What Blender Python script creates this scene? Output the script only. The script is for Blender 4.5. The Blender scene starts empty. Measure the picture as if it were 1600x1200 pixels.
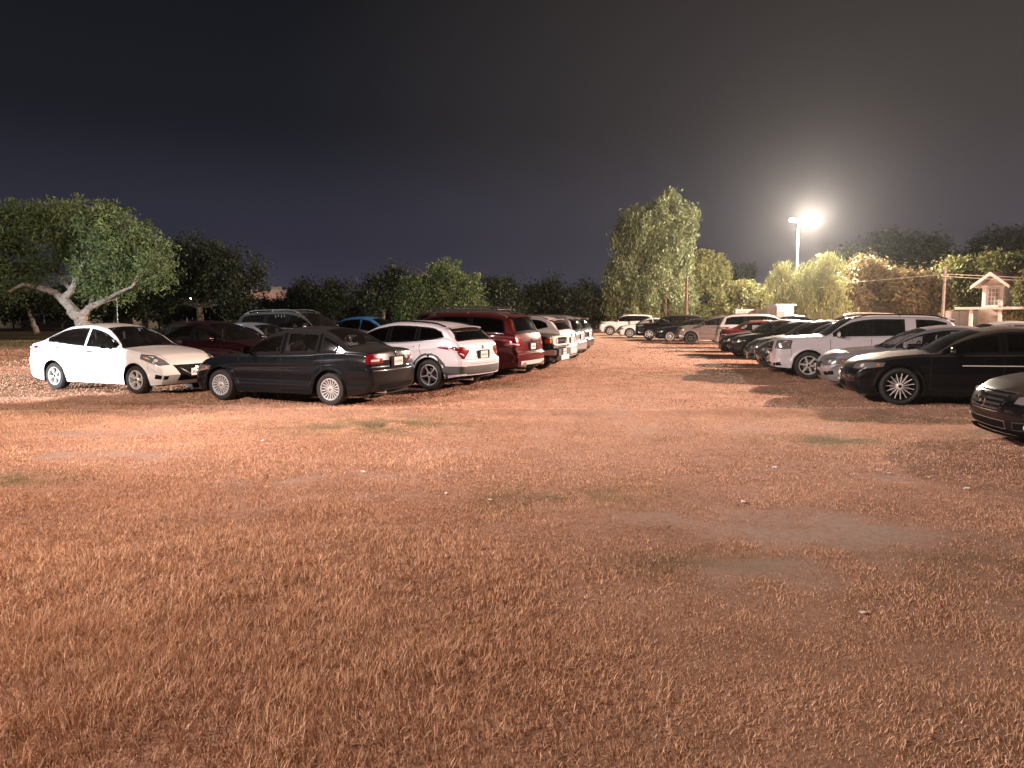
import bpy, bmesh, math, random
import numpy as np
from mathutils import Vector
from mathutils.bvhtree import BVHTree

SC = bpy.context.scene
COL = SC.collection
R = math.radians
rng = np.random.default_rng(7)
random.seed(7)

# ------------------------------------------------------------------ camera, sky, light, exposure
F_PX = 1164.0
CAM_H = 1.70
PITCH = math.atan(109 / F_PX)
cam_d = bpy.data.cameras.new('camera')
cam_d.sensor_width = 36
cam_d.lens = F_PX / 1600 * 36
cam_d.clip_start = 0.05
cam_d.clip_end = 3000
cam = bpy.data.objects.new('camera', cam_d)
cam.location = (0, 0, CAM_H)
cam.rotation_euler = (math.pi / 2 - PITCH, 0, 0)
COL.objects.link(cam)
SC.camera = cam

SC.view_settings.view_transform = 'Standard'
SC.view_settings.look = 'None'
SC.view_settings.exposure = 0.0
SC.view_settings.gamma = 1.0
SC.cycles.use_denoising = True
SC.cycles.max_bounces = 5
SC.cycles.diffuse_bounces = 2
SC.cycles.glossy_bounces = 3
SC.cycles.transmission_bounces = 3
SC.cycles.transparent_max_bounces = 10
SC.cycles.sample_clamp_indirect = 3.0
SC.cycles.caustics_reflective = False
SC.cycles.caustics_refractive = False

LAMP = Vector((24.2, 64.0, 9.75))        # the lit lamp in the picture


def make_world():
    w = bpy.data.worlds.new('World')
    SC.world = w
    w.use_nodes = True
    nt = w.node_tree
    N, L = nt.nodes, nt.links
    bg = N['Background']
    tc = N.new('ShaderNodeTexCoord')
    sep = N.new('ShaderNodeSeparateXYZ')
    L.new(tc.outputs['Generated'], sep.inputs[0])
    ramp = N.new('ShaderNodeValToRGB')
    cr = ramp.color_ramp
    cr.interpolation = 'EASE'
    cr.elements[0].position = 0.0
    cr.elements[0].color = (.046, .044, .068, 1)
    cr.elements[1].position = 0.46
    cr.elements[1].color = (.0048, .0056, .0078, 1)
    e = cr.elements.new(.10); e.color = (.028, .028, .044, 1)
    e = cr.elements.new(.25); e.color = (.0105, .0118, .0165, 1)
    L.new(sep.outputs['Z'], ramp.inputs[0])
    # town glow on the lamp side of the sky
    dot = N.new('ShaderNodeVectorMath'); dot.operation = 'DOT_PRODUCT'
    g = Vector((.62, .74, .22)).normalized()
    dot.inputs[1].default_value = g
    L.new(tc.outputs['Generated'], dot.inputs[0])
    mr = N.new('ShaderNodeMapRange')
    mr.interpolation_type = 'SMOOTHSTEP'
    mr.inputs['From Min'].default_value = .55
    mr.inputs['From Max'].default_value = 1.0
    L.new(dot.outputs['Value'], mr.inputs['Value'])
    mix = N.new('ShaderNodeMix'); mix.data_type = 'RGBA'; mix.blend_type = 'ADD'
    mix.inputs['B'].default_value = (.030, .023, .019, 1)
    L.new(mr.outputs[0], mix.inputs['Factor'])
    L.new(ramp.outputs[0], mix.inputs['A'])
    L.new(mix.outputs['Result'], bg.inputs[0])
    bg.inputs[1].default_value = 1.0


make_world()


def light(name, kind, loc, energy, color, target=None, size=.3, spot=60, blend=.3):
    d = bpy.data.lights.new(name, kind)
    d.energy = energy
    d.color = color
    d.shadow_soft_size = size
    if kind == 'SPOT':
        d.spot_size = R(spot)
        d.spot_blend = blend
    o = bpy.data.objects.new(name, d)
    o.location = loc
    if target is not None:
        o.rotation_euler = (Vector(target) - Vector(loc)).to_track_quat('-Z', 'Y').to_euler()
    COL.objects.link(o)
    return o


WARM = (1.0, .70, .50)
light('lamp_light_visible', 'POINT', LAMP + Vector((.75, -.75, -.15)), 75000, (1, .84, .66), size=.35)
light('lamp_light_right', 'SPOT', (34, 27, 11.5), 160000, (1, .675, .535), target=(-2, 45, 0), size=.30, spot=125, blend=.42)
light('lamp_light_behind', 'POINT', (-11, .3, 7.8), 13200, (1, .785, .655), size=.4)
light('added_fill_left', 'SPOT', (-13.5, 8.5, 9), 12500, (1, .82, .80), target=(1.5, 12.0, 0), size=.4, spot=52, blend=.9)  # added fill spot, brightens the grass band; cone kept off the left cars
light('lamp_light_far_left', 'SPOT', (-32, 2, 9), 14000, (.88, .97, .92), target=(-15, 40, 5), size=.4, spot=62, blend=.6)
light('headlight_beam_left', 'SPOT', (-18.0, 3.5, 1.1), 38000, (.90, .93, 1.0), target=(-13.2, 17.8, .25), size=.10, spot=40, blend=.07)
light('headlight_spill_left', 'POINT', (-17.6, 4.0, 1.0), 260, (.70, .84, 1.0), size=.3)


# ------------------------------------------------------------------ picking points on the ground
def ray(px, py):
    xc, yc = (px - 800) / F_PX, (600 - py) / F_PX
    c, s = math.cos(PITCH), math.sin(PITCH)
    return Vector((xc, c + yc * s, -s + yc * c))


def gpt(px, py):
    d = ray(px, py)
    t = -CAM_H / d.z
    return Vector((d.x * t, d.y * t, 0))


def at(px, py, Y):
    d = ray(px, py)
    t = Y / d.y
    return Vector((d.x * t, Y, CAM_H + d.z * t))


# ------------------------------------------------------------------ materials
MATS = {}


def newmat(name):
    m = bpy.data.materials.new(name)
    m.use_nodes = True
    return m, m.node_tree.nodes, m.node_tree.links, m.node_tree.nodes['Principled BSDF']


def simple(name, col, rough=.5, metal=0, emit=None, estr=0, coat=0, spec=.5, var=0.0, vscale=8):
    if name in MATS:
        return MATS[name]
    m, N, L, b = newmat(name)
    b.inputs['Base Color'].default_value = (*col, 1)
    b.inputs['Roughness'].default_value = rough
    b.inputs['Metallic'].default_value = metal
    b.inputs['Coat Weight'].default_value = coat
    b.inputs['Specular IOR Level'].default_value = spec
    if emit:
        b.inputs['Emission Color'].default_value = (*emit, 1)
        b.inputs['Emission Strength'].default_value = estr
    if var:
        tc = N.new('ShaderNodeTexCoord')
        no = N.new('ShaderNodeTexNoise')
        no.inputs['Scale'].default_value = vscale
        no.inputs['Detail'].default_value = 6
        L.new(tc.outputs['Object'], no.inputs['Vector'])
        r = N.new('ShaderNodeValToRGB')
        r.color_ramp.elements[0].position = .3
        r.color_ramp.elements[1].position = .7
        r.color_ramp.elements[0].color = (*[c * (1 - var) for c in col], 1)
        r.color_ramp.elements[1].color = (*[min(1, c * (1 + var * .5)) for c in col], 1)
        L.new(no.outputs['Fac'], r.inputs[0])
        L.new(r.outputs[0], b.inputs['Base Color'])
        bp = N.new('ShaderNodeBump')
        bp.inputs['Strength'].default_value = .3
        bp.inputs['Distance'].default_value = .01
        L.new(no.outputs['Fac'], bp.inputs['Height'])
        L.new(bp.outputs[0], b.inputs['Normal'])
    MATS[name] = m
    return m


def paint(name, col, dust=.5, metal=.0, rough=.28):
    """car paint with a clear coat; road dust lies on the faces that look up and low on the sills"""
    if name in MATS:
        return MATS[name]
    m, N, L, b = newmat(name)
    tc = N.new('ShaderNodeTexCoord')
    geo = N.new('ShaderNodeNewGeometry')
    sep = N.new('ShaderNodeSeparateXYZ')
    L.new(geo.outputs['Normal'], sep.inputs[0])
    mr = N.new('ShaderNodeMapRange')
    mr.inputs['From Min'].default_value = .45
    mr.inputs['From Max'].default_value = .95
    mr.inputs['To Max'].default_value = dust
    L.new(sep.outputs['Z'], mr.inputs['Value'])
    no = N.new('ShaderNodeTexNoise')
    no.inputs['Scale'].default_value = 3.5
    no.inputs['Detail'].default_value = 7
    no.inputs['Roughness'].default_value = .65
    L.new(tc.outputs['Object'], no.inputs['Vector'])
    mr2 = N.new('ShaderNodeMapRange')
    mr2.inputs['From Min'].default_value = .25
    mr2.inputs['From Max'].default_value = .7
    mr2.inputs['To Min'].default_value = .55
    L.new(no.outputs['Fac'], mr2.inputs['Value'])
    mul = N.new('ShaderNodeMath'); mul.operation = 'MULTIPLY'
    L.new(mr.outputs[0], mul.inputs[0]); L.new(mr2.outputs[0], mul.inputs[1])
    # low dirt
    sp = N.new('ShaderNodeSeparateXYZ')
    L.new(tc.outputs['Object'], sp.inputs[0])
    lo = N.new('ShaderNodeMapRange')
    lo.inputs['From Min'].default_value = .62
    lo.inputs['From Max'].default_value = .22
    lo.inputs['To Max'].default_value = .35 * min(1, dust + .3) if sum(col) > .1 else .02
    L.new(sp.outputs['Z'], lo.inputs['Value'])
    lm = N.new('ShaderNodeMath'); lm.operation = 'MULTIPLY'
    L.new(lo.outputs[0], lm.inputs[0]); L.new(no.outputs['Fac'], lm.inputs[1])
    mx = N.new('ShaderNodeMath'); mx.operation = 'MAXIMUM'
    L.new(mul.outputs[0], mx.inputs[0]); L.new(lm.outputs[0], mx.inputs[1])
    mix = N.new('ShaderNodeMix'); mix.data_type = 'RGBA'
    mix.inputs['A'].default_value = (*col, 1)
    mix.inputs['B'].default_value = (.30, .235, .18, 1)
    L.new(mx.outputs[0], mix.inputs['Factor'])
    L.new(mix.outputs['Result'], b.inputs['Base Color'])
    b.inputs['Metallic'].default_value = metal
    rr = N.new('ShaderNodeMapRange')
    rr.inputs['To Min'].default_value = rough
    rr.inputs['To Max'].default_value = .8
    L.new(mx.outputs[0], rr.inputs['Value'])
    L.new(rr.outputs[0], b.inputs['Roughness'])
    cw = N.new('ShaderNodeMapRange')
    cw.inputs['To Min'].default_value = 1.0
    cw.inputs['To Max'].default_value = .0
    L.new(mx.outputs[0], cw.inputs['Value'])
    cw.inputs['To Min'].default_value = .34 if sum(col) < .1 else 1.0
    L.new(cw.outputs[0], b.inputs['Coat Weight'])
    b.inputs['Coat Roughness'].default_value = .06
    if sum(col) < .1:
        b.inputs['Specular IOR Level'].default_value = .15
    MATS[name] = m
    return m


def glass(name, tint=.25, dust=.12):
    if name in MATS:
        return MATS[name]
    m, N, L, b = newmat(name)
    N.remove(b)
    out = N['Material Output']
    tr = N.new('ShaderNodeBsdfTransparent')
    tr.inputs[0].default_value = (tint, tint * 1.02, tint * 1.0, 1)
    gl = N.new('ShaderNodeBsdfGlossy')
    gl.inputs['Color'].default_value = (1, 1, 1, 1)
    gl.inputs['Roughness'].default_value = .04
    fr = N.new('ShaderNodeFresnel')
    fr.inputs[0].default_value = 1.5
    mx = N.new('ShaderNodeMixShader')
    L.new(fr.outputs[0], mx.inputs[0])
    L.new(tr.outputs[0], mx.inputs[1])
    L.new(gl.outputs[0], mx.inputs[2])
    df = N.new('ShaderNodeBsdfDiffuse')
    df.inputs[0].default_value = (.34, .27, .22, 1)
    tc = N.new('ShaderNodeTexCoord')
    no = N.new('ShaderNodeTexNoise')
    no.inputs['Scale'].default_value = 2.5
    no.inputs['Detail'].default_value = 5
    L.new(tc.outputs['Object'], no.inputs['Vector'])
    mr = N.new('ShaderNodeMapRange')
    mr.inputs['From Min'].default_value = .3
    mr.inputs['From Max'].default_value = .7
    mr.inputs['To Min'].default_value = dust * .5
    mr.inputs['To Max'].default_value = dust
    L.new(no.outputs['Fac'], mr.inputs['Value'])
    m2 = N.new('ShaderNodeMixShader')
    L.new(mr.outputs[0], m2.inputs[0])
    L.new(mx.outputs[0], m2.inputs[1])
    L.new(df.outputs[0], m2.inputs[2])
    L.new(m2.outputs[0], out.inputs[0])
    MATS[name] = m
    return m


BLACK = simple('black_plastic', (.006, .006, .007), .7, spec=.08)
CLAD = simple('grey_plastic_cladding', (.035, .034, .034), .6)
SEAM = simple('panel_gap', (.006, .006, .006), .8)
RUB = simple('tyre_rubber', (.022, .020, .019), .75, var=.35, vscale=20)
WELL = simple('wheel_well_dark', (.008, .008, .008), .9)
CHROME = simple('chrome', (.75, .75, .74), .12, 1)
SILVER = simple('alloy_silver', (.68, .67, .67), .32, .35)
HUBC = simple('hubcap_silver', (.66, .67, .68), .35, .35)
DARKAL = simple('alloy_dark', (.06, .058, .055), .35, .6)
REDL = simple('taillight_red', (.36, .008, .014), .12, 0, coat=1)
ORANGE = simple('marker_orange', (.75, .16, .02), .15, coat=1)
def ribbed_red():
    m, N, L, b = newmat('taillight_ribbed_red')
    tc = N.new('ShaderNodeTexCoord')
    wv = N.new('ShaderNodeTexWave'); wv.bands_direction = 'Z'; wv.inputs['Scale'].default_value = 9; wv.inputs['Distortion'].default_value = .4
    L.new(tc.outputs['Object'], wv.inputs['Vector'])
    r_ = N.new('ShaderNodeValToRGB')
    r_.color_ramp.elements[0].position = .35; r_.color_ramp.elements[0].color = (.05, .002, .004, 1)
    r_.color_ramp.elements[1].position = .65; r_.color_ramp.elements[1].color = (.34, .008, .016, 1)
    L.new(wv.outputs['Fac'], r_.inputs[0]); L.new(r_.outputs[0], b.inputs['Base Color'])
    b.inputs['Roughness'].default_value = .15; b.inputs['Coat Weight'].default_value = 1
    return m


REDL = ribbed_red()
HEADL = simple('headlight_lens', (.30, .30, .30), .10, .55, coat=1)
HEADD = simple('headlight_dark', (.05, .05, .052), .10, .3, coat=1)
WHITEL = simple('lamp_white', (.75, .72, .72), .15, .2, coat=1)
PLATE = simple('licence_plate', (.72, .70, .68), .45)
PLTX = simple('plate_ink', (.05, .07, .05), .5)
SEAT = simple('seat_fabric', (.13, .12, .115), .85)
DASH = simple('dashboard', (.03, .03, .03), .7)
TRIMS = simple('trim_silver', (.55, .55, .55), .22, .9)


# ------------------------------------------------------------------ mesh builder
class MB:
    def __init__(s):
        s.v, s.f, s.m, s.mats = [], [], [], []

    def mi(s, mat):
        if mat not in s.mats:
            s.mats.append(mat)
        return s.mats.index(mat)

    def add(s, verts, faces, mat):
        o = len(s.v)
        s.v.extend([tuple(p) for p in verts])
        k = s.mi(mat)
        for f in faces:
            s.f.append([o + i for i in f]); s.m.append(k)

    def box(s, c, size, mat, rz=0, bev=0.0, top=(1, 1)):
        x, y, z = size[0] / 2, size[1] / 2, size[2] / 2
        P = []
        for dz, (tx, ty) in ((-z, (1, 1)), (z, top)):
            for dx, dy in ((-x, -y), (x, -y), (x, y), (-x, y)):
                a, b = dx * tx, dy * ty
                P.append((c[0] + a * math.cos(rz) - b * math.sin(rz), c[1] + a * math.sin(rz) + b * math.cos(rz), c[2] + dz))
        s.add(P, [(3, 2, 1, 0), (4, 5, 6, 7), (0, 1, 5, 4), (1, 2, 6, 5), (2, 3, 7, 6), (3, 0, 4, 7)], mat)

    def tube(s, pts, rad, mat, n=8, caps=True):
        pts = [Vector(p) for p in pts]
        if not isinstance(rad, (list, tuple)):
            rad = [rad] * len(pts)
        P, F = [], []
        prev = None
        for i, p in enumerate(pts):
            t = (pts[min(i + 1, len(pts) - 1)] - pts[max(i - 1, 0)])
            if t.length < 1e-9:
                t = Vector((0, 0, 1))
            t.normalize()
            if prev is None:
                a = Vector((0, 0, 1)) if abs(t.z) < .9 else Vector((1, 0, 0))
                u = t.cross(a).normalized()
            else:
                u = (prev - t * prev.dot(t))
                if u.length < 1e-6:
                    u = t.orthogonal()
                u.normalize()
            prev = u
            w = t.cross(u)
            for k in range(n):
                an = 2 * math.pi * k / n
                P.append(p + (u * math.cos(an) + w * math.sin(an)) * rad[i])
        for i in range(len(pts) - 1):
            for k in range(n):
                a, b = i * n + k, i * n + (k + 1) % n
                F.append((a, b, b + n, a + n))
        if caps:
            F.append(tuple(range(n))[::-1])
            F.append(tuple(range((len(pts) - 1) * n, len(pts) * n)))
        s.add(P, F, mat)

    def lathe(s, prof, mat, n=32, a0=0, a1=2 * math.pi, c=(0, 0, 0)):
        """spin (radius, y) pairs about the Y axis"""
        full = abs(a1 - a0 - 2 * math.pi) < 1e-6
        m = n if full else n + 1
        P = []
        for k in range(m):
            an = a0 + (a1 - a0) * k / n
            for r, y in prof:
                P.append((c[0] + r * math.cos(an), c[1] + y, c[2] + r * math.sin(an)))
        F = []
        q = len(prof)
        for k in range(n):
            k2 = (k + 1) % m
            for j in range(q - 1):
                F.append((k * q + j, k * q + j + 1, k2 * q + j + 1, k2 * q + j))
        s.add(P, F, mat)

    def grid(s, P, mat, flip=False, matf=None):
        nu, nv = len(P), len(P[0])
        o = len(s.v)
        for r in P:
            s.v.extend([tuple(p) for p in r])
        k = s.mi(mat)
        for i in range(nu - 1):
            for j in range(nv - 1):
                q = [o + i * nv + j, o + (i + 1) * nv + j, o + (i + 1) * nv + j + 1, o + i * nv + j + 1]
                if flip:
                    q = q[::-1]
                s.f.append(q)
                s.m.append(k if matf is None else s.mi(matf(i, j)))

    def build(s, name, parent=None, loc=None, smooth=True, ang=38):
        me = bpy.data.meshes.new(name)
        me.from_pydata(s.v, [], s.f)
        for m in s.mats:
            me.materials.append(m)
        me.polygons.foreach_set('material_index', s.m)
        me.update()
        if smooth:
            me.polygons.foreach_set('use_smooth', [True] * len(me.polygons))
            me.set_sharp_from_angle(angle=R(ang))
        o = bpy.data.objects.new(name, me)
        COL.objects.link(o)
        if parent:
            o.parent = parent
        if loc is not None:
            o.location = loc
        return o


def tag(o, label=None, cat=None, group=None, kind=None):
    if label: o['label'] = label
    if cat: o['category'] = cat
    if group: o['group'] = group
    if kind: o['kind'] = kind
    return o


def empty(name, loc=(0, 0, 0), rz=0, parent=None):
    o = bpy.data.objects.new(name, None)
    o.location = loc
    o.rotation_euler = (0, 0, rz)
    o.empty_display_size = .3
    COL.objects.link(o)
    if parent:
        o.parent = parent
    return o


# ------------------------------------------------------------------ ground relief
def hash2(ix, iy, seed=0):
    h = (ix.astype(np.int64) * 374761393 + iy.astype(np.int64) * 668265263 + seed * 1442695041) & 0xffffffff
    h = ((h ^ (h >> 13)) * 1274126177) & 0xffffffff
    return ((h ^ (h >> 16)) & 0xffff) / 65535.0


def vnoise(x, y, sc, seed=0):
    x = np.asarray(x, float) / sc; y = np.asarray(y, float) / sc
    ix, iy = np.floor(x), np.floor(y)
    fx, fy = x - ix, y - iy
    fx = fx * fx * (3 - 2 * fx); fy = fy * fy * (3 - 2 * fy)
    a = hash2(ix, iy, seed); b = hash2(ix + 1, iy, seed)
    c = hash2(ix, iy + 1, seed); d = hash2(ix + 1, iy + 1, seed)
    return (a * (1 - fx) + b * fx) * (1 - fy) + (c * (1 - fx) + d * fx) * fy


def rut(x, y):
    """faint wheel tracks pressed across the field"""
    x = np.asarray(x, float); y = np.asarray(y, float)
    t = np.zeros_like(x)
    for f, w_ in ((lambda v: -.9 + .42 * (v - 3.2) - .02 * (v - 3) ** 2, .14), (lambda v: .75 + .50 * (v - 3.2) - .02 * (v - 3) ** 2, .14), (lambda v: 3.6 - .35 * (v - 4), .08), (lambda v: 5.1 - .35 * (v - 4), .08)):
        t = np.maximum(t, .34 * np.exp(-((x - f(y)) / w_) ** 2) * (y > 2) * (y < 14))
    for yc, k_ in ((9.6, .03), (11.1, .03), (8.3, -.04)):
        t = np.maximum(t, .3 * np.exp(-((y - yc - k_ * x - .15 * (vnoise(x, x * 0, 3., 17) - .5)) / .10) ** 2))
    return t


def gz(x, y):
    x = np.asarray(x, float); y = np.asarray(y, float)
    near = np.clip(1.2 - np.abs(y - 6) / 60, .25, 1)
    z = (vnoise(x, y, 1.7, 1) - .5) * .030 - .012 * rut(x, y)/1.0 + (vnoise(x, y, .55, 2) - .5) * .020 + (vnoise(x, y, .23, 3) - .5) * .012
    z = z * near
    wob = (vnoise(x, y * 0, 2.3, 5) - .5) * .5
    z = z + .075 * np.exp(-((y - 12.75 - wob - .012 * x) / .28) ** 2) * np.clip((x + 11) / 3, 0, 1) * np.clip((13 - x) / 3, 0, 1)
    lf = np.clip((-2.5 - x) / 2, 0, 1)
    z = z + .05 * np.exp(-((y - 13.55 - wob * .5 + .02 * x) / .16) ** 2) * lf
    z = z + .05 * np.exp(-((y - 14.75 - wob * .4 + .03 * x) / .15) ** 2) * lf
    z = z + .03 * np.exp(-((y - 15.7 - wob * .6 + .03 * x) / .15) ** 2) * lf
    return z - .012


def bare(x, y):
    """0 = full dry grass, 1 = trodden bare soil"""
    b = np.zeros_like(np.asarray(x, float))
    for cx, cy, rx, ry, am in ((2.5, 5.7, .9, .5, .9), (2.1, 5.0, .8, .35, .7), (1.4, 6.2, .8, .3, .5), (-2.3, 7.6, 1.3, .4, .5), (-1.2, 7.0, 1.0, .3, .4), (3.9, 7.6, 1.0, .35, .5), (-5.0, 9.0, 2.3, .4, .4), (-7, 10.5, 2.5, .4, .5),
                              (3.0, 4.2, .7, .3, .5), (0.0, 9.2, 4, .3, .3), (4.5, 11, 3, .5, .4)):
        b = np.maximum(b, am * np.exp(-(((x - cx) / rx) ** 2 + ((y - cy) / ry) ** 2)))
    b = b * (.55 + .9 * vnoise(x, y, .28, 14)) + (vnoise(x, y, .9, 11) - .5) * .5 + (vnoise(x, y, .33, 12) - .5) * .45 + (vnoise(x, y, .12, 13) - .5) * .3
    b = np.maximum(b, rut(x, y) * (.5 + .5 * vnoise(x, y, .5, 15)))
    return np.clip(.5 + (b - .5) * 1.5, 0, 1) * .9


def greenp(x, y):
    g = np.zeros_like(np.asarray(x, float))
    for cx, cy, rx, ry, am in ((-2.1, 11.4, 1.5, .9, 1), (4.3, 10.0, .8, .5, .9), (-5.2, 7.6, .6, .35, 1), (.6, 6.9, .8, .5, .7), (-.9, 17.5, 2.2, .8, .5),
                              (5.6, 16.5, 1.6, .6, .8), (7.2, 10.6, 1.3, .5, .7), (6.0, 12.2, 2.5, .5, .6), (4.6, 21, 1.8, 1.2, .6), (1.3, 5.0, .6, .25, .5), (3.1, 4.9, .6, .3, .45)):
        g = np.maximum(g, am * np.exp(-(((x - cx) / rx) ** 2 + ((y - cy) / ry) ** 2)))
    g = g * np.clip(2.6 * (.6 * vnoise(x, y, .3, 21) + .4 * vnoise(x, y, .11, 22)) - .62, 0, 1)
    far = np.clip((y - 36) / 4, 0, 1) * np.clip((-4 - x) / 6, 0, 1)
    return np.clip(np.maximum(g, far), 0, 1)


def build_ground():
    def axis(lo, hi, f0, f1, step):
        a = list(np.arange(f0, f1 + 1e-6, step))
        s = step
        v = f1
        while v < hi:
            s *= 1.25; v += s; a.append(v)
        s = step
        v = f0
        while v > lo:
            s *= 1.25; v -= s; a.insert(0, v)
        return np.array(a)
    xs = axis(-700, 700, -16, 13, .10)
    ys = axis(-120, 1000, 1.5, 20, .07)
    X, Y = np.meshgrid(xs, ys)
    Z = gz(X, Y)
    nx, ny = len(xs), len(ys)
    co = np.stack([X, Y, Z], -1).reshape(-1, 3)
    i = np.arange(ny - 1)[:, None] * nx + np.arange(nx - 1)[None, :]
    q = np.stack([i, i + 1, i + 1 + nx, i + nx], -1).reshape(-1)
    me = bpy.data.meshes.new('ground')
    me.vertices.add(len(co)); me.vertices.foreach_set('co', co.ravel())
    nf = len(q) // 4
    me.loops.add(len(q)); me.loops.foreach_set('vertex_index', q)
    me.polygons.add(nf); me.polygons.foreach_set('loop_start', np.arange(nf) * 4)
    me.polygons.foreach_set('use_smooth', np.ones(nf, bool))
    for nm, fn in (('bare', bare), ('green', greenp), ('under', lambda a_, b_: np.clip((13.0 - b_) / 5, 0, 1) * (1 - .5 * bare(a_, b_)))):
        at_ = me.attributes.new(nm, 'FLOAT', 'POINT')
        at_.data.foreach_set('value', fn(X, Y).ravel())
    me.update()
    m, N, L, b = newmat('dry_field')
    tc = N.new('ShaderNodeNewGeometry')
    n1 = N.new('ShaderNodeTexNoise'); n1.inputs['Scale'].default_value = 1.3; n1.inputs['Detail'].default_value = 8
    n2 = N.new('ShaderNodeTexNoise'); n2.inputs['Scale'].default_value = 16; n2.inputs['Detail'].default_value = 8; n2.inputs['Roughness'].default_value = .75
    n3 = N.new('ShaderNodeTexNoise'); n3.inputs['Scale'].default_value = .18; n3.inputs['Detail'].default_value = 3
    for n in (n1, n2, n3):
        L.new(tc.outputs['Position'], n.inputs['Vector'])
    r1 = N.new('ShaderNodeValToRGB')
    r1.color_ramp.elements[0].position = .32; r1.color_ramp.elements[0].color = (.24, .130, .080, 1)
    r1.color_ramp.elements[1].position = .70; r1.color_ramp.elements[1].color = (.62, .40, .30, 1)
    e = r1.color_ramp.elements.new(.5); e.color = (.46, .28, .20, 1)
    mixn = N.new('ShaderNodeMath'); mixn.operation = 'MULTIPLY_ADD'
    mixn.inputs[1].default_value = .45
    L.new(n1.outputs['Fac'], mixn.inputs[0])
    h = N.new('ShaderNodeMath'); h.operation = 'MULTIPLY'; h.inputs[1].default_value = .6
    L.new(n2.outputs['Fac'], h.inputs[0]); L.new(h.outputs[0], mixn.inputs[2])
    L.new(mixn.outputs[0], r1.inputs[0])
    ab = N.new('ShaderNodeAttribute'); ab.attribute_name = 'bare'
    ag = N.new('ShaderNodeAttribute'); ag.attribute_name = 'green'
    soil = N.new('ShaderNodeValToRGB')
    soil.color_ramp.elements[0].position = .3; soil.color_ramp.elements[0].color = (.33, .235, .19, 1)
    soil.color_ramp.elements[1].position = .75; soil.color_ramp.elements[1].color = (.46, .35, .30, 1)
    L.new(n2.outputs['Fac'], soil.inputs[0])
    mA = N.new('ShaderNodeMix'); mA.data_type = 'RGBA'
    L.new(ab.outputs['Fac'], mA.inputs['Factor']); L.new(r1.outputs[0], mA.inputs['A']); L.new(soil.outputs[0], mA.inputs['B'])
    mB = N.new('ShaderNodeMix'); mB.data_type = 'RGBA'
    gf = N.new('ShaderNodeMath'); gf.operation = 'MULTIPLY'; gf.inputs[1].default_value = .75
    L.new(ag.outputs['Fac'], gf.inputs[0])
    mB.inputs['B'].default_value = (.11, .125, .055, 1)
    L.new(gf.outputs[0], mB.inputs['Factor']); L.new(mA.outputs['Result'], mB.inputs['A'])
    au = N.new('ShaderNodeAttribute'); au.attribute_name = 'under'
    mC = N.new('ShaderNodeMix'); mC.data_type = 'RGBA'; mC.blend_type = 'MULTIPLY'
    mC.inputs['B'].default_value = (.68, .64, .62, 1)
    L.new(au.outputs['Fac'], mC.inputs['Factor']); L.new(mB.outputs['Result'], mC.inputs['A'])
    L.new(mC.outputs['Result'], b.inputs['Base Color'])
    b.inputs['Roughness'].default_value = .95
    b.inputs['Specular IOR Level'].default_value = .15
    bp = N.new('ShaderNodeBump'); bp.inputs['Strength'].default_value = .9; bp.inputs['Distance'].default_value = .03
    L.new(n2.outputs['Fac'], bp.inputs['Height']); L.new(bp.outputs[0], b.inputs['Normal'])
    me.materials.append(m)
    o = bpy.data.objects.new('ground', me)
    COL.objects.link(o)
    o['kind'] = 'structure'
    o['label'] = 'flat field of dry trampled grass and bare soil'


build_ground()


def raw_mesh(name, co, loops, starts, mat, attrs=None, smooth=False):
    me = bpy.data.meshes.new(name)
    me.vertices.add(len(co)); me.vertices.foreach_set('co', np.ascontiguousarray(co, dtype=np.float32).ravel())
    me.loops.add(len(loops)); me.loops.foreach_set('vertex_index', loops.astype(np.int32))
    me.polygons.add(len(starts)); me.polygons.foreach_set('loop_start', starts.astype(np.int32))
    if smooth:
        me.polygons.foreach_set('use_smooth', np.ones(len(starts), bool))
    if attrs:
        for k, v in attrs.items():
            a = me.attributes.new(k, 'FLOAT', 'POINT')
            a.data.foreach_set('value', v.astype(np.float32))
    me.materials.append(mat)
    me.update()
    o = bpy.data.objects.new(name, me)
    COL.objects.link(o)
    return o


def grass_material():
    m, N, L, b = newmat('dry_grass_blades')
    a = N.new('ShaderNodeAttribute'); a.attribute_name = 'tint'
    g = N.new('ShaderNodeAttribute'); g.attribute_name = 'green'
    r = N.new('ShaderNodeValToRGB')
    r.color_ramp.elements[0].position = 0; r.color_ramp.elements[0].color = (.28, .138, .085, 1)
    r.color_ramp.elements[1].position = 1; r.color_ramp.elements[1].color = (.82, .56, .395, 1)
    e = r.color_ramp.elements.new(.5); e.color = (.60, .36, .232, 1)
    L.new(a.outputs['Fac'], r.inputs[0])
    mix = N.new('ShaderNodeMix'); mix.data_type = 'RGBA'
    mix.inputs['B'].default_value = (.15, .17, .07, 1)
    L.new(g.outputs['Fac'], mix.inputs['Factor']); L.new(r.outputs[0], mix.inputs['A'])
    L.new(mix.outputs['Result'], b.inputs['Base Color'])
    b.inputs['Roughness'].default_value = .7
    b.inputs['Specular IOR Level'].default_value = .2
    return m


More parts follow.
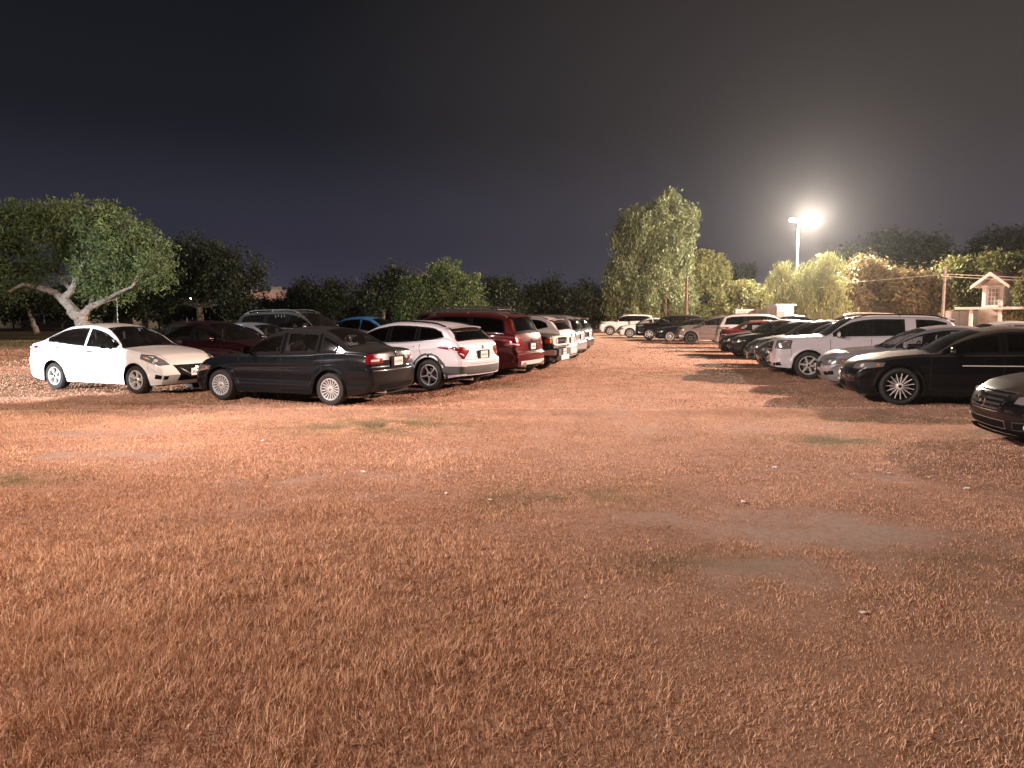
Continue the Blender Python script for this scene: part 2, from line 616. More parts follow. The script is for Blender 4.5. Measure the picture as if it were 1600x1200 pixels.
def build_grass():
    rings = ((2.1, 4.2, 14000, .0016, .027), (4.2, 7.5, 7500, .0022, .027), (7.5, 13.2, 3200, .0036, .028), (13.2, 24, 800, .007, .030), (24, 50, 90, .016, .035))
    P = []
    for y0, y1, dens, wd, ht in rings:
        n = int(dens * (y1 - y0) * (y0 + y1) * .90 * .98)
        t = rng.random(n)
        y = np.sqrt(y0 ** 2 + t * (y1 ** 2 - y0 ** 2))
        x = (rng.random(n) * 2 - 1) * (y * .80 + .5)
        P.append(np.stack([x, y, np.full(n, wd), np.full(n, ht)], 1))
    P = np.concatenate(P)
    x, y = P[:, 0], P[:, 1]
    bf = bare(x, y)
    cl = vnoise(x, y, .11, 31) * .5 + vnoise(x, y, .45, 32) * .5
    keep = rng.random(len(P)) < np.clip((1.05 - bf * 1.1) * (.50 + .8 * cl), .04, 1)
    P = P[keep]; x, y = P[:, 0], P[:, 1]; bf = bf[keep]; cl = cl[keep]
    n = len(P)
    g = greenp(x, y)
    # taller standing stubble towards the left foreground
    tall = np.clip((2.6 - x) / 4, .35, 1) * np.clip((7.5 - y) / 3, .5, 1)
    h = P[:, 3] * (.9 + .75 * np.clip((1.2 - x) / 3, 0, 1) * np.clip((7 - y) / 3, 0, 1)) * (.45 + .9 * cl) * (.6 + .8 * rng.random(n)) * (1 - .6 * bf) * (.75 + .75 * tall)
    w = P[:, 2] * (.6 + .8 * rng.random(n))
    z = gz(x, y) - .004
    an = rng.random(n) * 2 * np.pi
    wind = (vnoise(x, y, 1.1, 41) * 2 * np.pi * 1.5)
    la = wind + rng.normal(0, 1.9, n)
    lean = h * (np.abs(rng.normal(0, .55, n)) + .15 + .5 * bf)
    flat = rng.random(n) < np.where(x > .2, .5, .22)
    h = np.where(flat, h * .3, h); lean = np.where(flat, lean * 2.6, lean)
    ux, uy = np.cos(an) * w, np.sin(an) * w
    lx, ly = np.cos(la) * lean, np.sin(la) * lean
    b0 = np.stack([x - ux, y - uy, z], 1); b1 = np.stack([x + ux, y + uy, z], 1)
    m0 = np.stack([x - ux * .8 + lx * .35, y - uy * .8 + ly * .35, z + h * .55], 1)
    m1 = np.stack([x + ux * .8 + lx * .35, y + uy * .8 + ly * .35, z + h * .55], 1)
    tp = np.stack([x + lx, y + ly, z + h], 1)
    co = np.stack([b0, b1, m1, m0, tp], 1).reshape(-1, 3)
    o = np.arange(n)[:, None] * 5
    loops = np.concatenate([o + 0, o + 1, o + 2, o + 3, o + 3, o + 2, o + 4], 1).ravel()
    starts = np.stack([np.arange(n) * 7, np.arange(n) * 7 + 4], 1).ravel()
    tint = np.clip(.42 + (cl - .5) * .35 + rng.normal(0, .25, n) + (vnoise(x, y, 1.4, 51) - .5) * .3 + .22 * np.clip((y - 8) / 3, 0, 1) * (y < 13) - .10 * (y > 13) + .06 * (x < 0) * (y < 6), 0, 1)
    gg = np.clip(g * (.5 + rng.random(n)) * .85, 0, .9)
    ob = raw_mesh('dry_grass', co, loops, starts, grass_material(), {'tint': np.repeat(tint, 5), 'green': np.repeat(gg, 5)})
    tag(ob, 'short dry straw coloured grass and stubble all over the field', 'grass', kind='stuff')
    print('grass blades', n)


build_grass()


# ------------------------------------------------------------------ cars
def crom(pts, n=14):
    """smooth monotone-x curve through control points (pchip)"""
    x = np.array([p[0] for p in pts], float); z = np.array([p[1] for p in pts], float)
    h = np.diff(x); d = np.diff(z) / h
    m = np.zeros(len(x))
    for i in range(1, len(x) - 1):
        if d[i - 1] * d[i] > 0:
            w1, w2 = 2 * h[i] + h[i - 1], h[i] + 2 * h[i - 1]
            m[i] = (w1 + w2) / (w1 / d[i - 1] + w2 / d[i])
    m[0], m[-1] = d[0], d[-1]
    X, Z = [], []
    for i in range(len(h)):
        t = np.linspace(0, 1, n, endpoint=False)
        h00, h10, h01, h11 = 2 * t ** 3 - 3 * t ** 2 + 1, t ** 3 - 2 * t ** 2 + t, -2 * t ** 3 + 3 * t ** 2, t ** 3 - t ** 2
        X += list(x[i] + h[i] * t); Z += list(h00 * z[i] + h10 * h[i] * m[i] + h01 * z[i + 1] + h11 * h[i] * m[i + 1])
    return np.array(X + [x[-1]]), np.array(Z + [z[-1]])


BASE = {
    'versa': dict(L=4.50, W=1.70, H=1.50, wb=2.60, fo=.86, R=.31, sill=.20,
                  top=[(0, .56), (.03, .68), (.14, .77), (.55, .90), (1.10, .99), (1.22, 1.01), (1.65, 1.27), (2.05, 1.43), (2.6, 1.50), (3.1, 1.47), (3.55, 1.33), (3.95, 1.15), (4.12, 1.10), (4.38, 1.07), (4.46, 1.0), (4.50, .86)],
                  belt=[(0, .60), (.3, .74), (1.2, .92), (2.5, .965), (3.8, 1.04), (4.5, .96)], ws=(1.22, 2.02), rg=(3.22, 3.95), pil=[2.45], dlo=(1.45, 3.70), tum=.42),
    'vento': dict(L=4.38, W=1.70, H=1.47, wb=2.55, fo=.82, R=.31, sill=.20,
                  top=[(0, .56), (.03, .68), (.15, .78), (.6, .90), (1.08, .97), (1.20, .99), (1.65, 1.26), (2.0, 1.40), (2.55, 1.47), (3.05, 1.44), (3.4, 1.33), (3.74, 1.13), (3.86, 1.09), (4.28, 1.065), (4.34, 1.0), (4.38, .86)],
                  belt=[(0, .60), (.3, .74), (1.2, .90), (2.5, .93), (3.8, .99), (4.38, .95)], ws=(1.20, 1.98), rg=(3.12, 3.74), pil=[2.28, 3.10], dlo=(1.42, 3.52), tum=.42),
    'passat': dict(L=4.87, W=1.83, H=1.48, wb=2.80, fo=.94, R=.335, sill=.19,
                   top=[(0, .58), (.03, .70), (.14, .79), (.6, .91), (1.2, .985), (1.38, 1.0), (1.9, 1.28), (2.3, 1.41), (2.85, 1.48), (3.4, 1.45), (3.8, 1.33), (4.2, 1.13), (4.35, 1.08), (4.76, 1.05), (4.84, .98), (4.87, .84)],
                   belt=[(0, .61), (.3, .75), (1.3, .92), (2.7, .95), (4.2, 1.0), (4.87, .94)], ws=(1.38, 2.28), rg=(3.45, 4.2), pil=[2.62, 3.55], dlo=(1.62, 4.0), tum=.42),
    'trax': dict(L=4.54, W=1.82, H=1.56, wb=2.70, fo=.90, R=.35, sill=.27,
                 top=[(0, .66), (.03, .82), (.14, .93), (.6, 1.02), (1.1, 1.06), (1.25, 1.08), (1.75, 1.37), (2.1, 1.49), (2.65, 1.56), (3.4, 1.53), (3.92, 1.44), (4.05, 1.39), (4.33, 1.15), (4.44, 1.08), (4.51, .95), (4.54, .78)],
                 belt=[(0, .70), (.3, .86), (1.2, 1.0), (2.5, 1.02), (3.6, 1.09), (4.0, 1.16), (4.54, 1.0)], ws=(1.25, 2.08), rg=(4.03, 4.36), pil=[2.42, 3.22], dlo=(1.5, 3.95), tum=.36),
    'terrain': dict(L=4.70, W=1.86, H=1.70, wb=2.86, fo=.93, R=.36, sill=.28,
                    top=[(0, .84), (.02, 1.00), (.10, 1.07), (.6, 1.12), (1.12, 1.16), (1.24, 1.17), (1.7, 1.47), (2.0, 1.62), (2.6, 1.69), (3.6, 1.68), (4.25, 1.60), (4.42, 1.50), (4.58, 1.18), (4.64, 1.05), (4.68, .95), (4.70, .78)],
                    belt=[(0, .86), (.3, 1.0), (1.2, 1.07), (2.5, 1.10), (4.0, 1.14), (4.70, 1.1)], ws=(1.24, 1.98), rg=(4.38, 4.62), pil=[2.42, 3.25], dlo=(1.5, 4.28), tum=.30),
    'explorer': dict(L=5.0, W=2.0, H=1.78, wb=2.86, fo=.98, R=.375, sill=.29,
                     top=[(0, .84), (.02, 1.00), (.12, 1.08), (.6, 1.14), (1.2, 1.19), (1.36, 1.21), (1.85, 1.55), (2.15, 1.69), (2.8, 1.77), (3.9, 1.75), (4.55, 1.66), (4.68, 1.60), (4.86, 1.27), (4.93, 1.12), (4.98, .95), (5.0, .78)],
                     belt=[(0, .86), (.3, 1.02), (1.3, 1.12), (2.5, 1.15), (4.2, 1.19), (5.0, 1.15)], ws=(1.36, 2.13), rg=(4.64, 4.88), pil=[2.60, 3.50], dlo=(1.62, 4.55), tum=.30),
    'fj': dict(L=4.67, W=1.90, H=1.81, wb=2.69, fo=.86, R=.39, sill=.34,
               top=[(0, .92), (.02, 1.04), (.08, 1.10), (.6, 1.15), (1.15, 1.17), (1.25, 1.18), (1.45, 1.45), (1.62, 1.70), (1.85, 1.79), (2.6, 1.81), (3.8, 1.80), (4.30, 1.76), (4.42, 1.70), (4.55, 1.25), (4.62, 1.10), (4.67, .85)],
               belt=[(0, .90), (.3, 1.02), (1.2, 1.09), (4.67, 1.13)], ws=(1.25, 1.63), rg=(4.38, 4.58), pil=[2.45, 3.0], dlo=(1.48, 4.2), tum=.22),
}
WHEELS = {}


def wheel_meshes(R_, style):
    key = (round(R_, 3), style)
    if key in WHEELS:
        return WHEELS[key]
    st = {'hubcap': dict(n=18, w=.020, w1=.034, mat=HUBC, rr=.66, back=HUBC, bk=.35),
          'double': dict(n=5, w=.030, w1=.040, mat=SILVER, rr=.66, dbl=.16),
          'five': dict(n=5, w=.050, w1=.034, mat=SILVER, rr=.67, dark=1),
          'dark': dict(n=6, w=.055, w1=.050, mat=DARKAL, rr=.66),
          'thin': dict(n=15, w=.012, w1=.015, mat=simple('polished_spoke_and_glint', (.85, .82, .8), .3, .25), rr=.76),
          'ten': dict(n=10, w=.022, w1=.030, mat=SILVER, rr=.70),
          'six': dict(n=6, w=.055, w1=.060, mat=SILVER, rr=.68)}[style]
    rr = R_ * st['rr']
    t = MB()
    hw = .108
    t.lathe([(rr - .012, -hw + .01), (rr + .004, -hw), (R_ - .03, -hw - .008), (R_ - .006, -hw + .03), (R_, -.05), (R_ - .004, -.045), (R_ - .004, -.038), (R_, -.034), (R_, .034), (R_ - .004, .038), (R_ - .004, .045),
             (R_, .05), (R_ - .006, hw - .03), (R_ - .022, hw + .002), (R_ - .05, hw + .010), (rr + .03, hw + .006), (rr + .006, hw), (rr - .012, hw - .01)], RUB, 40)
    tm = t.build('tyre')
    r = MB()
    lip = st['mat'] if not st.get('dark') else SILVER
    if style == 'thin':
        lip = BLACK
    r.lathe([(rr + .004, hw - .002), (rr - .004, hw + .006), (rr - .016, hw + .004), (rr - .026, hw - .025), (rr - .03, -.06)], lip, 40)
    r.lathe([(rr - .03, .0), (.05, .0)], BLACK, 32)
    if st.get('bk'):
        r.lathe([(rr - .02, hw - .035), (.03, hw - .02)], simple('hubcap_recess', (.05, .05, .05), .6), 32)
    r.lathe([(rr * .62, .012), (rr * .60, .02), (.05, .02)], simple('brake_disc', (.25, .24, .23), .4, .8), 28)
    r.lathe([(.062, .02), (.06, hw - .022), (.045, hw - .012), (.001, hw - .010)], st['mat'], 20)
    r.lathe([(.030, hw - .010), (.028, hw - .006), (.001, hw - .005)], BLACK if style != 'hubcap' else CHROME, 16)
    for k in range(st['n']):
        for dd in ((-st['dbl'], st['dbl']) if st.get('dbl') else (0,)):
            a0 = 2 * math.pi * k / st['n'] + .2
            ia, oa = a0 + dd * .5, a0 + dd
            pi_ = Vector((math.cos(ia) * .045, 0, math.sin(ia) * .045))
            po = Vector((math.cos(oa) * (rr - .014), 0, math.sin(oa) * (rr - .014)))
            u = Vector((-math.sin(oa), 0, math.cos(oa)))
            P = []
            for p, w, yf, yb in ((pi_, st['w'], hw - .014, hw - .055), (pi_.lerp(po, .55), (st['w'] + st['w1']) / 2, hw - .020, hw - .05), (po, st['w1'], hw - .004, hw - .04)):
                for sx, y in ((-1, yb), (-.6, yf), (.6, yf), (1, yb)):
                    q = p + u * (w * .5 * sx); P.append((q.x, y, q.z))
            F = []
            for i in range(2):
                for j in range(3):
                    F.append((i * 4 + j, i * 4 + j + 1, i * 4 + j + 5, i * 4 + j + 4))
            r.add(P, F, st['mat'])
            if st.get('dark'):
                P2 = []
                for p, w in ((pi_.lerp(po, .2), .07), (po, .10)):
                    for sx in (-1, 1):
                        q = p + u * (w * .5 * sx); P2.append((q.x, hw - .03, q.z))
                r.add(P2, [(0, 1, 3, 2)], DARKAL)
    rm = r.build('rim', ang=30)
    WHEELS[key] = (tm.data, rm.data)
    bpy.data.objects.remove(tm); bpy.data.objects.remove(rm)
    return WHEELS[key]


def polyat(pl, t):
    pl = [Vector(p) for p in pl]
    if len(pl) == 1:
        return pl[0]
    ds = [(pl[i + 1] - pl[i]).length for i in range(len(pl) - 1)]
    tot = sum(ds) or 1
    t *= tot
    for i, d in enumerate(ds):
        if t <= d or i == len(ds) - 1:
            return pl[i].lerp(pl[i + 1], min(1, t / d) if d else 0)
        t -= d


class Car:
    def __init__(s, base, paintm, glassm, **kw):
        b = dict(BASE[base]); b.update({k: v for k, v in kw.items() if k in ('L', 'W', 'H', 'wb', 'fo', 'R', 'tum', 'pil')})
        B = BASE[base]
        sx, sz = b['L'] / B['L'], b['H'] / B['H']
        s.b = b; s.paint = paintm; s.glass = glassm; s.base = base
        for k in ('top', 'belt'):
            b[k] = [(x * sx, z * sz) for x, z in B[k]]
        b['ws'] = tuple(x * sx for x in B['ws']); b['rg'] = tuple(x * sx for x in B['rg'])
        b['pil'] = [x * sx for x in b['pil']]; b['dlo'] = tuple(x * sx for x in B['dlo'])
        s.L, s.W, s.H = b['L'], b['W'], b['H']
        s.hw = s.W / 2
        s.tx, s.tz = crom(b['top'])
        s.bx, s.bz = crom(b['belt'])
        s.det = kw.get('det', 1)
        s.wx = (b['fo'], b['fo'] + b['wb'])
        s.Ra = b['R'] + .055
        s.suv = base in ('trax', 'terrain', 'explorer', 'fj')

    def top(s, x): return float(np.interp(x, s.tx, s.tz))
    def belt(s, x): return min(float(np.interp(x, s.bx, s.bz)), s.top(x) - .035)

    def wid(s, x):
        f = max(0, 1 - x / .9); r = max(0, 1 - (s.L - x) / .9)
        f2 = max(0, 1 - x / .14); r2 = max(0, 1 - (s.L - x) / .14)
        return s.hw * (1 - .05 * f * f - .045 * r * r - .05 * f2 * f2 - .05 * r2 * r2)

    def deform(s, x, y, z):
        q = min(1.15, abs(y) / s.hw)
        f = max(0, 1 - x / 1.0); r = max(0, 1 - (s.L - x) / 1.0)
        fj = s.base == 'fj'
        pf, pr = (.07, .05) if fj else ((.13, .10) if s.base in ('terrain', 'explorer') else (.20, .14))
        dx = pf * f * f * q ** 2.4 - pr * r * r * q ** 2.4
        a, b = s.b['ws']
        g = max(0, min(1, (z - s.belt(x)) / .25))
        m = math.exp(-((x - (a + b) / 2) / .55) ** 2)
        dx += (.05 if fj else .13) * m * q * q
        a, b = s.b['rg']
        m = math.exp(-((x - (a + b) / 2) / .40) ** 2)
        dx -= .08 * m * q * q * g
        f2 = max(0, 1 - x / .35); r2 = max(0, 1 - (s.L - x) / .35)
        zf = s.top(.03)
        if z < .42:
            ln = .10 * ((.42 - z) / .22) ** 2
        else:
            ln = .055 * ((z - .42) / max(.1, zf - .42)) ** 2
        dx += f2 * ln
        zr = s.top(s.L - .02)
        if z < .5:
            ln = .08 * ((.5 - z) / .25) ** 2
        elif z > .68:
            ln = .05 * min(1, (z - .68) / .05)
        else:
            ln = 0
        dx -= r2 * ln
        return x + dx

    def zbot(s, xd):
        z = s.b['sill']
        e = max(0, 1 - xd / .5); r = max(0, 1 - (s.L - xd) / .6)
        z += .03 * e + .10 * r
        for xw in s.wx:
            d = abs(xd - xw)
            if d < s.Ra:
                z = max(z, s.b['R'] + math.sqrt(s.Ra ** 2 - d * d))
        return z

    def section(s, x):
        zt = s.top(x); zb = s.belt(x); w = s.wid(x)
        xd = s.deform(x, w, .5)
        zo = min(s.zbot(xd), zb - .05)
        n1, n2, n3, n4 = (24, 9, 4, 8) if s.det else (9, 5, 3, 4)
        cs = zb - .15

        def py(z):
            p = 1 - .05 * ((z - .60) / .45) ** 2 if z > .60 else 1 - .055 * ((.60 - z) / .40) ** 2
            yy = w * p + .011 * math.exp(-((z - cs) / .035) ** 2) - .016 * math.exp(-((z - (s.b['sill'] + .27)) / .07) ** 2) + .006 * math.exp(-((z - (s.b['sill'] + .12)) / .04) ** 2)
            for xw in s.wx:
                d = math.hypot(xd - xw, z - s.b['R']) - s.Ra
                if d > -.05:
                    yy += (.02 if s.suv else .014) * math.exp(-(max(0, d) / .05) ** 2)
            return yy
        P = []
        for i in range(n1):
            z = zo + (zb - zo) * i / (n1 - 1)
            P.append((py(z), z))
        yb = P[-1][0]
        z0 = zb + .012
        y0 = yb - .03
        A = zt - z0
        crown = min(.05, .55 * A)
        ze = zt - crown
        c = min(.07, .8 * max(.002, ze - z0))
        tum = s.b['tum']

        def yg(z): return y0 - tum * (z - z0) - .10 * (z - z0) ** 2
        for i in range(n2):
            z = z0 + (ze - c - z0) * i / (n2 - 1)
            P.append((yg(z), z))
        ye = yg(ze)
        P0 = (yg(ze - c), ze - c)
        y2 = ye - 1.3 * c

        def rz(y): return zt - crown * (abs(y) / ye) ** 2
        P2 = (y2, rz(y2)); P1 = (ye + tum * .0, ze + .004)
        for i in range(1, n3 + 1):
            t = i / n3
            P.append(((1 - t) ** 2 * P0[0] + 2 * t * (1 - t) * P1[0] + t * t * P2[0], (1 - t) ** 2 * P0[1] + 2 * t * (1 - t) * P1[1] + t * t * P2[1]))
        for i in range(1, n4 + 1):
            y = y2 * (1 - i / n4)
            P.append((y, rz(y)))
        return P, y2, rz, (n1, n1 + n2, n1 + n2 + n3, len(P))

    def stations(s):
        step = .045 if s.det else .10
        xs = [0.0]
        lx, lz = s.tx[0], s.tz[0]
        for x, z in zip(s.tx, s.tz):
            if math.hypot(x - lx, z - lz) >= step * .9:
                n = max(1, int(math.hypot(x - lx, z - lz) / step))
                for k in range(1, n + 1):
                    xs.append(lx + (x - lx) * k / n)
                lx, lz = x, z
        xs.append(s.L)
        for xw in s.wx:
            for k in range(-10, 11):
                xs.append(xw + math.sin(k / 10 * math.pi / 2) * s.Ra * .94 - s.deform(xw, s.hw, .5) + xw)
        xs += [s.b['ws'][0], s.b['ws'][1], s.b['rg'][0], s.b['rg'][1]]
        xs = sorted(x for x in xs if 0 <= x <= s.L)
        out = [xs[0]]
        for x in xs[1:]:
            if x - out[-1] > .006:
                out.append(x)
        out[-1] = s.L
        return out

    def make_body(s):
        xs = s.stations()
        P = []
        for x in xs:
            sec, y2, rz, idx = s.section(x)
            full = [(y, z) for y, z in sec] + [(-y, z) for y, z in sec[-2::-1]]
            P.append([(s.deform(x, y, z), y, z) for y, z in full])
        s.idx = idx
        mb = MB()
        nr = len(P[0])
        k = mb.mi(s.paint)
        for r in P:
            mb.v.extend(r)
        meta = []
        for i in range(len(P) - 1):
            for j in range(nr - 1):
                mb.f.append([i * nr + j, (i + 1) * nr + j, (i + 1) * nr + j + 1, i * nr + j + 1]); mb.m.append(k)
                meta.append(((xs[i] + xs[i + 1]) / 2, j))
        # end caps
        for e, x in ((0, xs[0]), (1, xs[-1])):
            sec = s.section(x)[0]
            cols = np.linspace(-1, 1, 15)
            G = [[(s.deform(x, y * c, z), y * c, z) for c in cols] for y, z in sec]
            mb.grid(G, s.paint, flip=(e == 1))
        while len(meta) < len(mb.f):
            meta.append(None)
        s.mb, s.meta, s.nr = mb, meta, nr
        s.bvh = BVHTree.FromPolygons([Vector(v) for v in mb.v], mb.f)

    # --- patches laid on the body surface
    def hit(s, plane, a, b):
        r2 = math.sqrt(.5)
        if plane[0] == 'S':
            g = 1 if plane[1] == '+' else -1
            o, d = Vector((a, g * 3, b)), Vector((0, -g, 0))
        elif plane == 'F':
            o, d = Vector((-3, a, b)), Vector((1, 0, 0))
        elif plane == 'B':
            o, d = Vector((s.L + 3, a, b)), Vector((-1, 0, 0))
        elif plane[0] == 'f':
            g = 1 if plane[1] == '+' else -1
            o, d = Vector((a * r2 - 3 * r2, g * (a * r2 + 3 * r2), b)), Vector((r2, -g * r2, 0))
        elif plane[0] == 'r':
            g = 1 if plane[1] == '+' else -1
            o, d = Vector((s.L - a * r2 + 3 * r2, g * (a * r2 + 3 * r2), b)), Vector((-r2, -g * r2, 0))
        elif plane == 'T':
            o, d = Vector((a, b, 4)), Vector((0, 0, -1))
        p, n, i, dist = s.bvh.ray_cast(o, d)
        if p is None:
            p, n, i, dist = s.bvh.find_nearest(o + d * 2.6)
        if n.dot(d) > 0:
            n = -n
        return p, n, d

    def patch(s, plane, lo, hi, mat, name=None, parent=None, nu=10, nv=5, eps=.004, border=0, bmat=None, skirt=.012, mb=None, bulge=0):
        lenu = max((Vector(hi[-1]) - Vector(hi[0])).length, (Vector(lo[-1]) - Vector(lo[0])).length, .001)
        lenv = max((Vector(hi[0]) - Vector(lo[0])).length, (Vector(hi[-1]) - Vector(lo[-1])).length, (polyat(hi, .5) - polyat(lo, .5)).length, .001)
        us = list(np.linspace(0, 1, nu + 1)); vs = list(np.linspace(0, 1, nv + 1))
        if border:
            bu, bv = min(.4, border / lenu), min(.4, border / lenv)
            us = [0] + list(np.linspace(bu, 1 - bu, nu)) + [1]
            vs = [0] + list(np.linspace(bv, 1 - bv, nv)) + [1]
        G = []
        D = None
        for u in us:
            a, b = polyat(lo, u), polyat(hi, u)
            row = []
            for v in vs:
                q = a.lerp(b, v)
                p, n, D = s.hit(plane, q.x, q.y)
                bb = bulge * (4 * u * (1 - u)) ** .5 * (4 * v * (1 - v)) ** .5 if bulge else 0
                row.append(p + n * (eps + bb))
            G.append(row)
        nn = (G[-1][0] - G[0][0]).cross(G[0][-1] - G[0][0])
        if nn.length < 1e-8:
            nn = (G[-1][-1] - G[0][0]).cross(G[0][-1] - G[-1][0])
        flip = nn.dot(-D) < 0
        own = mb is None
        mb = mb or MB()
        mf = None
        if border:
            mf = lambda i, j: bmat if (i == 0 or j == 0 or i == len(us) - 2 or j == len(vs) - 2) else mat
        mb.grid(G, mat, flip=flip, matf=mf)
        if skirt:
            rim = [G[i][0] for i in range(len(G))] + [G[-1][j] for j in range(1, len(vs))] + [G[i][-1] for i in range(len(G) - 2, -1, -1)] + [G[0][j] for j in range(len(vs) - 2, 0, -1)]
            inn = [p + D * skirt for p in rim]
            m = len(rim)
            mb.add(rim + inn, [((i, (i + 1) % m, m + (i + 1) % m, m + i) if not flip else (i, m + i, m + (i + 1) % m, (i + 1) % m)) for i in range(m)], bmat or mat)
        if own:
            return mb.build(name, parent, ang=50)

    def roofpatch(s, x0, x1, mat, name, parent, frit=.05, q0=.985, n=14, eps=.003):
        """glass laid on the windscreen or rear glass part of the loft"""
        us = [x0 - .015, x0 + frit * .6] + list(np.linspace(x0 + frit * .6, x1 - frit * .5, n))[1:-1] + [x1 - frit * .5, x1 + .012]
        qs = [-q0, -q0 + .05] + list(np.linspace(-q0 + .05, q0 - .05, 11))[1:-1] + [q0 - .05, q0]
        G = []
        for x in us:
            sec, y2, rz, idx = s.section(x)
            G.append([Vector((s.deform(x, q * y2, rz(q * y2)), q * y2, rz(q * y2))) for q in qs])
        N = []
        for i in range(len(G)):
            row = []
            for j in range(len(qs)):
                a = G[min(i + 1, len(G) - 1)][j] - G[max(i - 1, 0)][j]
                b = G[i][min(j + 1, len(qs) - 1)] - G[i][max(j - 1, 0)]
                n_ = a.cross(b).normalized()
                if n_.z < 0: n_ = -n_
                row.append(G[i][j] + n_ * eps)
            N.append(row)
        mb = MB()
        mb.grid(N, mat, matf=lambda i, j: BLACK if (i == 0 or j == 0 or i == len(us) - 2 or j == len(qs) - 2) else mat)
        return mb.build(name, parent, ang=60)


def poly_in(px, py, poly):
    c = False
    j = len(poly) - 1
    for i in range(len(poly)):
        xi, yi = poly[i]; xj, yj = poly[j]
        if (yi > py) != (yj > py) and px < (xj - xi) * (py - yi) / (yj - yi + 1e-12) + xi:
            c = not c
        j = i
    return c


CARN = [0]


